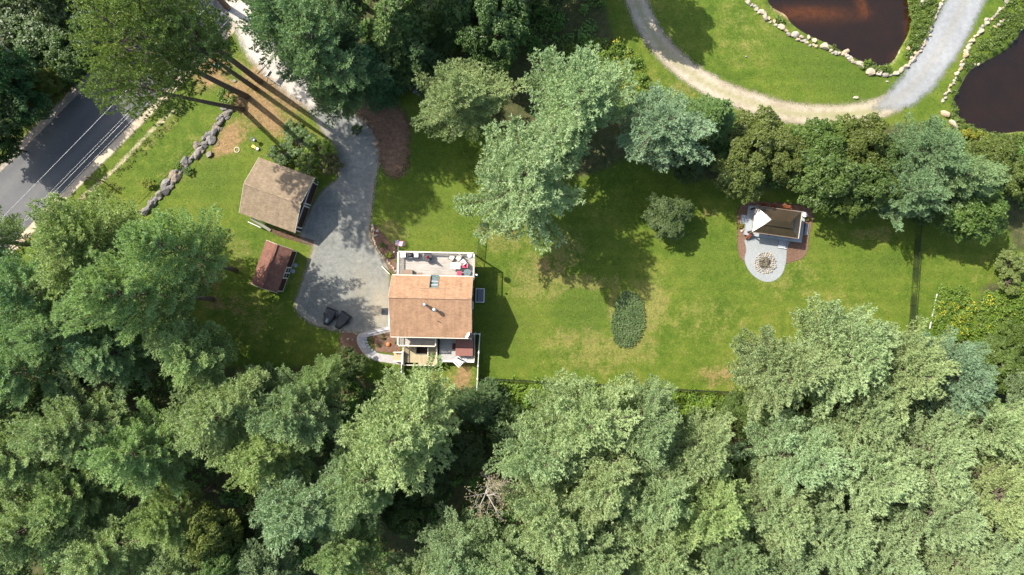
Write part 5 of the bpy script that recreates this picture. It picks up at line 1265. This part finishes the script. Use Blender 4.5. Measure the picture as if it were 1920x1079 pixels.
# ------------------------------------------------------------------ fences
def white_fence(pts, h, label, spacing=2.35):
    W0 = [P(a, b, h) for a, b in pts]; root = empty('white_fence', (W0[0][0], W0[0][1], 0)); tag(root, label, 'fence')
    q = [Vector((x-W0[0][0], y-W0[0][1], 0)) for x, y in W0]
    for a, b in zip(q[:-1], q[1:]):
        MB().bar(a+Vector((0,0,h/2+.02)), b+Vector((0,0,h/2+.02)), .04, h-.16).build('panel', M['white'], root)
        MB().bar(a+Vector((0,0,h-.03)), b+Vector((0,0,h-.03)), .07, .09).build('top_rail', M['white'], root)
    for p in q:
        MB().box(p.x-.065, p.y-.065, 0, p.x+.065, p.y+.065, h+.08).build('post', M['white'], root)
        MB().box(p.x-.085, p.y-.085, h+.08, p.x+.085, p.y+.085, h+.13).build('post_cap', M['white'], root)
white_fence([(889,627),(899.5,627.5),(897.5,662),(896,687),(895,711),(893,743)], 1.75, 'white privacy fence running down from the lower right corner of the house')
white_fence([(754,661),(753,678),(752.5,697),(752,715),(751.5,735)], 1.75, 'white privacy fence running down from the porch steps into the pines')
def chain_fence(pts, h, label):
    W0 = [P(a, b, h) for a, b in pts]; root = empty('chain_link_fence', (W0[0][0], W0[0][1], 0)); tag(root, label, 'fence')
    q = [Vector((x-W0[0][0], y-W0[0][1], 0)) for x, y in W0]
    fab = MB(); posts = []
    for a, b in zip(q[:-1], q[1:]):
        L = (b-a).length; n = max(1, round(L/2.4)); MB().bar(a+Vector((0,0,h)), b+Vector((0,0,h)), .05).build('top_rail', M['chainlink'], root)
        for i in range(n): posts.append(a.lerp(b, i/n))
        d = (b-a)/L; s_ = 0; st = .10
        off = Vector((-d.y, d.x, 0))*.008
        while s_ < L-h:
            for (u, v, o_) in ((s_, s_+h, off), (s_+h, s_, -off)):
                A = a+d*u+o_; B = a+d*v+o_; w = Vector((0, 0, .014)); n0 = len(fab.v)
                fab.v += [tuple(A-w+Vector((0,0,.02))), tuple(A+w+Vector((0,0,.02))), tuple(B+w+Vector((0,0,h))), tuple(B-w+Vector((0,0,h)))]; fab.f.append((n0, n0+1, n0+2, n0+3))
            s_ += st
    posts.append(q[-1])
    fab.build('wire_fabric', M['chainlink'], root, kind='stuff')
    for p in posts: MB().tube([p, p+Vector((0, 0, h+.03))], .035, 8).build('post', M['chainlink'], root)
chain_fence([(1731,402),(1728,432),(1720,540),(1713,640),(1706,742)], 1.25, 'black chain-link fence crossing the lawn at the right side of the yard')
chain_fence([(900,711.5),(1060,720),(1230,730),(1390,738.5),(1706,744)], 1.25, 'black chain-link fence along the bottom of the yard')
chain_fence([(906,330),(902,405),(897,455),(893,495),(891,535)], 1.25, 'black chain-link fence from the upper deck corner up under the big pale pine')
# mown-strip edging board
MB().bar(PV(1757, 552, .1), PV(1743, 617, .1), .08, .12).build('edging_board', M['white']); tag(bpy.data.objects['edging_board'], 'white edging board on the ground beside the goldenrod bed', 'edging')

# ------------------------------------------------------------------ path steps, path edging
rt = empty('path_steps', (*P(686, 652), 0)); tag(rt, 'flight of blue-grey slab steps in the curving garden path', 'steps'); c0 = P(686, 652)
for i, (px, py, a) in enumerate(((681,635,12),(682.5,641,10),(684,647,4),(687,653,-8),(692,659,-22),(698,664,-35))):
    x, y = P(px, py); MB().cbox((x-c0[0], y-c0[1], .05+.01*(5-i)), (1.05, .27, .07), R(-a)).build('step', M['bluestone'], rt)
for o in (MB().bar(PV(690, 627, .05), PV(735, 616, .05), .14, .14).build('kerb', M['white']),): tag(o, 'pale kerb of the upper path branch by the driveway', 'kerb')
MB().bar(PV(716, 500, .3), PV(731, 515, .3), .10, .3).build('timber_edge', M['cream']) ; tag(bpy.data.objects['timber_edge'], 'pale timber edge between driveway and house corner', 'edging')

# ------------------------------------------------------------------ furniture and small things
def top(name, label, cat, px, py, z, zt, rz=0.0, group=None):
    """thing standing at height z whose top (height zt above z) shows at px, py"""
    x, y = P(px, py, z+zt); r = empty(name, (x, y, z), R(rz)); tag(r, label, cat, group); return r
def grill(label, px, py, lidm, bodym, w=.62, d=.5):
    r = top('grill', label, 'grill', px, py, dz, 1.0)
    MB().box(-w/2, -d/2, .12, w/2, d/2, .72).build('cabinet', bodym, r, bevel=.015)
    MB().tube([(-w/2, 0, .82), (w/2, 0, .82)], d*.46, 14).build('lid', lidm, r, True)
    MB().bar((-w*.36, -d/2-.03, .86), (w*.36, -d/2-.03, .86), .03).build('handle', M['steel'], r)
    for s_ in (-1, 1): MB().box(s_*(w/2+.02), -d/2+.05, .68, s_*(w/2+.24), d/2-.05, .72).build('side_shelf', bodym, r)
    for sx in (-1, 1):
        for sy in (-1, 1): MB().lathe([(.05, 0), (.05, .1)], (sx*w*.4, sy*d*.38, 0), 8).build('caster', M['charcoal'], r)
x = top('storage_cabinet', 'white cabinet in the upper left corner of the deck', 'cabinet', 755.5, 479, dz, .95)
MB().box(-.28, -.25, .0, .28, .25, .9).build('body', M['white'], x, bevel=.02); MB().box(-.31, -.28, .905, .31, .28, .96).build('lid', M['white'], x, bevel=.015); MB().box(-.02, -.27, .4, .02, -.255, .7).build('handle', M['charcoal'], x)
grill('black covered grill between the two white boxes on the deck', 770, 479.5, M['blackcloth'], M['charcoal'], .6, .55)
x = top('side_cabinet', 'white-topped cabinet right of the black grill on the deck', 'cabinet', 780, 479, dz, .9)
MB().box(-.25, -.24, .03, .25, .24, .86).build('body', M['charcoal'], x); MB().box(-.27, -.26, .865, .27, .26, .92).build('top', M['white'], x, bevel=.012); MB().lathe([(.06, .925), (.06, .96), (.02, .97)], (-.04, .06, 0), 10).build('knob', M['charcoal'], x)
x = top('parasol_table', 'round black table with a folded red parasol through its centre', 'table', 801.5, 482.5, dz, .72)
MB().lathe([(.58, .68), (.60, .70), (.58, .72), (.48, .715), (.05, .715)], n=24).build('tabletop', M['charcoal'], x, True)
for k in range(4):
    a = k*math.pi/2+.78; MB().tube([(math.cos(a)*.42, math.sin(a)*.42, .68), (math.cos(a)*.5, math.sin(a)*.5, 0)], .02, 6).build('leg', M['charcoal'], x)
xx, yy = P(801.5, 482.5, dz+1.2); pr = empty('parasol', (xx+.02, yy-.04, dz)); tag(pr, 'folded dark red parasol standing in the round black table', 'parasol')
MB().tube([(0, 0, .72), (0, 0, 2.25)], .02, 8).build('pole', M['steel'], pr)
MB().lathe([(.16, 1.05), (.20, 1.2), (.13, 1.8), (.03, 2.3)], n=9).build('canopy', M['red'], pr)
# patio heater / dish standing on the deck corner
def dish_on_mast(label, px, py, z0, zt, r_=.38, tilt=12, az=200):
    xx, yy = P(px, py, z0+zt); d = empty('satellite_dish', (xx, yy, z0)); tag(d, label, 'satellite dish')
    MB().tube([(0, 0, 0), (0, 0, zt-.08)], .03, 8).build('mast', M['steel'], d)
    p = MB().lathe([(.02, -.10), (r_*.5, -.07), (r_*.85, -.01), (r_, .04), (r_*.97, .05), (r_*.8, .0), (r_*.4, -.04), (.02, -.06)], n=24).build('reflector', M['white'], d, True); p.location = (0, 0, zt); p.rotation_euler = (R(tilt), 0, R(az))
    a = MB().bar((0, -r_*.8, -.05), (0, -r_*.2, .32), .025).box(-.04, -r_*.2-.05, .30, .04, -r_*.2+.07, .38).build('feed_arm', M['steel'], d); a.location = (0, 0, zt); a.rotation_euler = (R(tilt), 0, R(az))
xx, yy = P(882, 480, dz+2.2); d = empty('lamp_globe', (xx, yy, dz)); tag(d, 'white globe on a pole at the upper right corner of the deck', 'globe lamp')
MB().tube([(0, 0, 0), (0, 0, 1.9)], .03, 8).build('pole', M['steel'], d)
MB().lathe([(.02, 1.82)]+[(.36*math.sin(t), 2.18-.36*math.cos(t)) for t in [i*math.pi/10 for i in range(1, 10)]]+[(.02, 2.54)], n=20).build('globe', M['white'], d, True)
# tan side dish on the roof corner
xx, yy = HL(877.5, 629, 5.6); 
dish = empty('satellite_dish', HW(879.5, 629.5, 5.3)); tag(dish, 'white satellite dish on the lower right roof edge of the house', 'satellite dish')
MB().tube([(0, .15, 0), (0, .0, .5)], .025, 8).build('mast', M['steel'], dish)
p = MB().lathe([(.02, -.08), (.2, -.055), (.33, -.01), (.43, .05), (.41, .06), (.3, .01), (.15, -.03), (.02, -.05)], n=22).build('reflector', M['white'], dish, True); p.location = (-.1, 0, .5); p.rotation_euler = Vector((-.80, .50, .42)).to_track_quat('Z', 'Y').to_euler()
MB().bar((-.1, 0, .3), (-.55, -.2, .55), .025).build('feed_arm', M['steel'], dish)
MB().bar((.0, .35, .05), (.0, .0, .3), .02).bar((.3, .1, .0), (.0, .0, .3), .02).build('strut', M['steel'], dish)
d2 = empty('floodlight', HW(891, 516.5, 4.6)); tag(d2, 'small grey floodlight bracket on the right wall below the deck corner', 'floodlight')
MB().bar((-.25, 0, 0), (.12, 0, 0), .04).build('bracket', M['steel'], d2); MB().lathe([(.10, -.1), (.14, .05), (.10, .07)], (.2, 0, 0), 12).build('lamp_head', M['steel'], d2, True)

def chair(label, px, py, z, rz, seatm, cush=None, framem=None, w=.56, group=None):
    framem = framem or M['charcoal']; c = top('patio_chair', label, 'chair', px, py, z, .5, rz, group)
    MB().box(-w/2, -.26, .40, w/2, .26, .43).build('seat', seatm, c)
    MB().bar((0, .27, .42), (0, .42, .95), w-.04, .035, up=(0, 1, .3)).build('backrest', seatm, c)
    for sx in (-1, 1):
        MB().tube([(sx*w/2, -.26, 0), (sx*w/2, -.28, .62), (sx*w/2, .22, .64), (sx*w/2, .40, .95)], .018, 6).build('arm_frame', framem, c)
        MB().tube([(sx*w/2, .40, 0), (sx*w/2, .26, .64)], .018, 6).build('leg', framem, c)
    if cush:
        MB().box(-w/2+.03, -.25, .44, w/2-.03, .24, .53).build('cushion', cush, c, bevel=.03)
        MB().bar((0, .25, .55), (0, .37, .93), w-.08, .08, up=(0, 1, .3)).build('back_cushion', cush, c, bevel=.02)
    return c
chair('dark-framed deck chair with pale seat left of the cream table', 847, 484, dz, 150, M['beige'], group='deck chairs')
chair('pale sling chair turned to the right above the cream table', 859.5, 485, dz, -35, M['beige'], group='deck chairs')
chair('pale folding chair with striped seat by the deck rail', 868, 491.5, dz, -140, M['white'], group='deck chairs')
chair('deck chair with bright red cushion right of the cream table', 870.5, 499, dz, -90, M['beige'], M['pink'], group='deck chairs')
chair('deck chair with bright red cushion beside the roof edge', 861, 513.5, dz, 180, M['beige'], M['pink'], group='deck chairs')
t = top('patio_table', 'square cream table between the chairs on the deck', 'table', 854, 499, dz, .74, -2)
MB().box(-.58, -.40, .70, .58, .40, .74).build('tabletop', M['tabletop'], t, bevel=.012)
for sx in (-1, 1):
    for sy in (-1, 1): MB().tube([(sx*.5, sy*.33, .70), (sx*.54, sy*.37, 0)], .022, 6).build('leg', M['charcoal'], t)
t = top('side_table', 'small glass-topped table near the right deck rail', 'table', 876, 512, dz, .5)
MB().lathe([(.38, .48), (.39, .5), (.02, .505)], n=20).build('tabletop', M['skyglass'], t); MB().lathe([(.40, .46), (.40, .5), (.385, .5), (.385, .46)], n=20).build('rim', M['white'], t)
for k in range(3):
    a = k*2.09; MB().tube([(math.cos(a)*.3, math.sin(a)*.3, .48), (math.cos(a)*.35, math.sin(a)*.35, 0)], .015, 6).build('leg', M['white'], t)
b = top('storage_bench', 'brown storage bench against the house wall on the deck', 'bench', 763, 511.5, dz, .6)
MB().box(-.62, -.28, .02, .62, .28, .52).build('box', M['woodbrown'], b); MB().box(-.65, -.30, .525, .65, .31, .58).build('lid', M['woodbrown'], b, bevel=.012)
b = top('door_mat', 'brown doormat beside the storage bench on the deck', 'doormat', 787, 514.5, dz, .02)
MB().box(-.32, -.16, 0.004, .32, .16, .02).box(-.29, -.13, .02, .29, .13, .025).build('mat', M['woodbrown'], b)
# hot tub on the lower deck
t = top('hot_tub', 'square hot tub with reddish brown cover on the lower deck', 'hot tub', 870.5, 652, lz, .92, -1.2)
MB().box(-1.02, -1.05, 0, 1.02, 1.05, .80).build('shell', M['darkwall'], t, bevel=.05)
for (a, c_) in ((-1.08, -.01), (.01, 1.10)): MB().box(-1.06, a, .80, 1.06, c_, .92).build('cover', M['tub'], t, bevel=.03)
MB().box(-1.5, -.35, 0, -1.06, .35, .35).build('tub_step', M['darkwall'], t)
# charcoal mat, pumpkin, path lamp
b = top('ground_mat', 'square dark grey mat on the driveway beside the house wall', 'mat', 721.5, 585, .0, .06)
MB().box(-.42, -.43, .02, .42, .43, .05).build('slab', M['charcoal'], b)
g_ = MB()
for i in range(8): g_.bar((-.38+i*.108, -.40, .055), (-.38+i*.108, .40, .055), .05, .02)
g_.build('tread', M['black'], b)
pk = top('pumpkin', 'orange pumpkin on the bark mulch beside the porch', 'pumpkin', 727.5, 646.5, 0, .3)
m = MB(); n1, n2 = 24, 9
for j in range(n2):
    t_ = math.pi*(j+.5)/n2
    for i in range(n1):
        a = 6.283*i/n1; rr_ = .24*math.sin(t_)*(1+.09*abs(math.cos(a*4))); m.v.append((rr_*math.cos(a), rr_*math.sin(a), .18-.17*math.cos(t_)))
for j in range(n2-1):
    for i in range(n1): m.f.append((j*n1+i, j*n1+(i+1)%n1, (j+1)*n1+(i+1)%n1, (j+1)*n1+i))
m.f.append(tuple(range(n1-1, -1, -1))); m.f.append(tuple((n2-1)*n1+i for i in range(n1)))
m.build('fruit', M['orange'], pk, True); MB().tube([(0, 0, .33), (.02, .02, .42), (.05, .03, .44)], .02, 6).build('stem', M['woodbrown'], pk)
for (px, py, s_, lab) in ((718,635,4,'small dark plant in the upper part of the mulch triangle'),(717.5,629,3,'tiny dark plant by the upper kerb of the mulch triangle'),(708,649,4,'small green plant in the lower left of the mulch triangle'),(743.5,644,4,'small reddish plant between pumpkin and porch')):
    plant('shrub', px, py, s_, .45, lab, 'garden plant', (.9,1.2,.7), None, 'small plants in the mulch triangle')
l = top('path_lamp', 'small white garden lamp beside the deck corner', 'lamp', 739, 473.5, 0, .8)
MB().tube([(0, 0, 0), (0, 0, .7)], .02, 8).build('post', M['steel'], l); MB().lathe([(.04, .62), (.12, .72), (.12, .80), (.02, .86)], n=12).build('lamp_head', M['white'], l, True)

# trailers by the drive
def trailer(label, px, py, rz, hatch):
    t = top('trailer', label, 'trailer', px, py, 0, .6, rz, 'covered trailers')
    bot = [(-.72, 1.05), (.72, 1.05), (.62, -.2), (.30, -1.15), (-.30, -1.15), (-.62, -.2)]
    m = MB(); L = [(1.0, .28), (1.0, .5), (.94, .62), (.80, .72)]
    for s_, z in L: m.v += [(x*s_, y*s_, z) for x, y in bot]
    for j in range(3):
        for i in range(6): m.f.append((j*6+i, (j+1)*6+i, (j+1)*6+(i+1)%6, j*6+(i+1)%6))
    m.f += [tuple(18+i for i in range(5, -1, -1)), tuple(range(6))]
    m.build('shell', M['blackcloth'], t, bevel=.03)
    if hatch:
        MB().box(-.18, -.75, .725, .12, -.25, .74).build('hatch', M['skyglass'], t); MB().box(-.12, .1, .725, .12, .35, .75).build('vent', M['black'], t)
    MB().bar((0, -1.1, .3), (0, -1.55, .3), .08).build('drawbar', M['charcoal'], t)
    MB().bar((.69, .95, .53), (.55, -.2, .53), .05, .05).build('rub_rail', M['steel'] if hatch else M['charcoal'], t)
    MB().bar((-.55, .78, .74), (.55, .78, .74), .05, .03).build('strap', M['charcoal'], t)
    for s_ in (-1, 1): w_ = MB().tube([(s_*.66, .1, .22), (s_*.80, .1, .22)], .22, 14).build('wheel', M['black'], t, True)
trailer('black covered trailer on the left with a small pale hatch', 616.5, 594.5, 20+180-198, True)
trailer('black covered trailer on the right beneath a dark cover', 641, 602, -32, False)
# the turn of both noses points down and left
for o, a in zip([o for o in C.objects if o.name.startswith('trailer')], (-22, -34)): o.rotation_euler = (0, 0, R(a))

# flag
fl = top('flag', 'american flag on a slanted pole at the upper left deck corner', 'flag', 750, 458, 0, 4.2)
bx, by = P(746.5, 471, 4.4); ox, oy, _ = fl.location
MB().tube([(bx-ox, by-oy, 4.35), (-.10, .35, 5.1)], .018, 6).build('pole', M['white'], fl)
m_red = M['red']; m_blue = m_plain('flag_blue', (.03,.04,.16), .8, .1); m_wh = m_plain('flag_white', (.66,.60,.70), .8, .1)
fw, fh = 1.05, .58; m = MB(); nx_, ny_ = 20, 13
for j in range(ny_+1):
    for i in range(nx_+1):
        u, v = i/nx_, j/ny_; m.v.append((-.5+u*fw, .33-v*fh+.06*math.sin(u*7), 4.2+.10*math.sin(u*9+v*2)-.25*v+.2))
idx = []
for j in range(ny_):
    for i in range(nx_): m.f.append((j*(nx_+1)+i, (j+1)*(nx_+1)+i, (j+1)*(nx_+1)+i+1, j*(nx_+1)+i+1)); idx.append(2 if (i < 8 and j < 7) else (0 if j % 2 == 0 else 1))
fo = m.build('cloth', M['pink'], fl, False)
fo.data.materials.append(m_wh); fo.data.materials.append(m_blue); fo.data.polygons.foreach_set('material_index', idx)
sm = MB()
for j in range(4):
    for i in range(5): u = (.35+i*.75)/10*.8/.8; sm.cbox((-.5+(i+.5)/5*.4*fw, .33-(j+.5)/4*.53*fh+.06*math.sin((i+.5)/5*.4*7), 4.2+.10*math.sin((i+.5)/5*.4*9+(j+.5)/4*.53*2)-.25*(j+.5)/4*.53+.2+.012), (.03, .03, .004))
sm.build('stars', m_wh, fl)

# mailbox, real-estate style post sign, garden ornaments
mb_ = top('mailbox', 'blue and white box on a post among the red pine trunks', 'mailbox', 405.5, 124, 0, 1.25, 30)
MB().box(-.05, -.05, 0, .05, .05, 1.0).build('post', M['cream'], mb_)
MB().box(-.30, -.2, 1.0, .30, .2, 1.25).build('box', M['white'], mb_, bevel=.03); MB().box(-.28, .02, 1.252, .28, .26, 1.30).build('lid', M['blue'], mb_)
MB().box(.305, -.02, 1.1, .33, .02, 1.35).build('flag', M['yellow'], mb_)
sg = top('yard_sign', 'yard sign with white post arm beside the pale gravel entrance', 'sign', 498, 143, 0, 1.7, 55)
MB().box(-.05, -.05, 0, .05, .05, 1.75).build('post', M['white'], sg); MB().box(-.04, -.03, 1.55, .95, .03, 1.62).build('arm', M['white'], sg)
MB().box(.15, -.02, .85, .85, .02, 1.5).build('board', M['charcoal'], sg); MB().bar((-.5, 0, .35), (0, 0, .9), .05).build('brace', M['charcoal'], sg)
o = top('birdbath', 'dark birdbath on a stem near the upper left garage corner', 'birdbath', 474, 262, 0, .9)
MB().lathe([(.18, 0), (.16, .05), (.05, .12), (.05, .75), (.10, .8), (.28, .88), (.28, .91), (.2, .88), (.02, .86)], n=18).build('bowl', M['charcoal'], o, True)
o = top('toy_cart', 'yellow and white toy cart on the grass near the birdbath', 'toy', 476, 276, 0, .4, -30)
MB().box(-.32, -.18, .14, .2, .18, .34).build('tray', M['yellow'], o, bevel=.03); MB().box(.22, -.15, .14, .6, .15, .26).build('hood', M['white'], o, bevel=.03)
for sx in (-.2, .42):
    for sy in (-1, 1): MB().tube([(sx, sy*.2, .11), (sx, sy*.25, .11)], .11, 12).build('wheel', M['black'], o)
def ring(label, px, py, r_, mat, w_=.05):
    x, y = P(px, py); m = MB(); n = 28
    pts = [(math.cos(6.283*i/n)*r_, math.sin(6.283*i/n)*r_, w_) for i in range(n+1)]
    m.tube(pts, w_, 6, cap=False); o = m.build('garden_ring', mat, None, True); o.location = (x, y, 0); tag(o, label, 'ring')
ring('pale ring lying on the grass left of the birdbath', 444.5, 282, .31, M['cream'], .045)
ring('faint brownish ring lying on bare ground near the boulder wall', 407, 270, .30, M['woodbrown'], .03)
# roadside post
o = empty('wooden_post', (*P(194, 341), 0)); tag(o, 'thin leaning wooden post on the verge by the sandy shoulder', 'post')
MB().tube([(0, 0, -.1), (-.25, .05, 3.3)], [.09, .075], 8).build('shaft', M['woodbrown'], o); MB().cbox((-.25, .05, 3.05), (.5, .04, .12), R(20)).build('plate', M['woodbrown'], o)
# power lines along the road
def cable(label, a, b, z, r_):
    A = Vector((*P(*a, z), z)); B = Vector((*P(*b, z), z)); n = 24
    pts = [A.lerp(B, i/n)-Vector((0, 0, .5*math.sin(math.pi*i/n))) for i in range(n+1)]
    m = MB().tube(pts, r_, 6).build('power_line', M['wire'], None, True); tag(m, label, 'cable', 'cables over the road')
cable('single pale cable over the middle of the asphalt road', (-400,815), (560,-165), 7.6, .017)
cable('upper one of three close cables over the near lane of the road', (-400,856), (560,-118), 6.6, .013)
cable('middle one of three close cables over the near lane of the road', (-400,866), (560,-112), 6.4, .018)
cable('lowest of three close cables over the near lane of the road', (-400,882), (560,-99), 5.9, .011)
# service line lying as a thick black cable further back
A = PV(100, 470, 5.2)
# fallen branch and pipe on the driveway edge
MB().tube([PV(482, 139, .05), PV(495, 127, .06), PV(508, 113, .05)], [.05, .04, .02], 6).build('branch', M['bark']); tag(bpy.data.objects['branch'], 'thin fallen branch on the pale gravel entrance', 'branch')
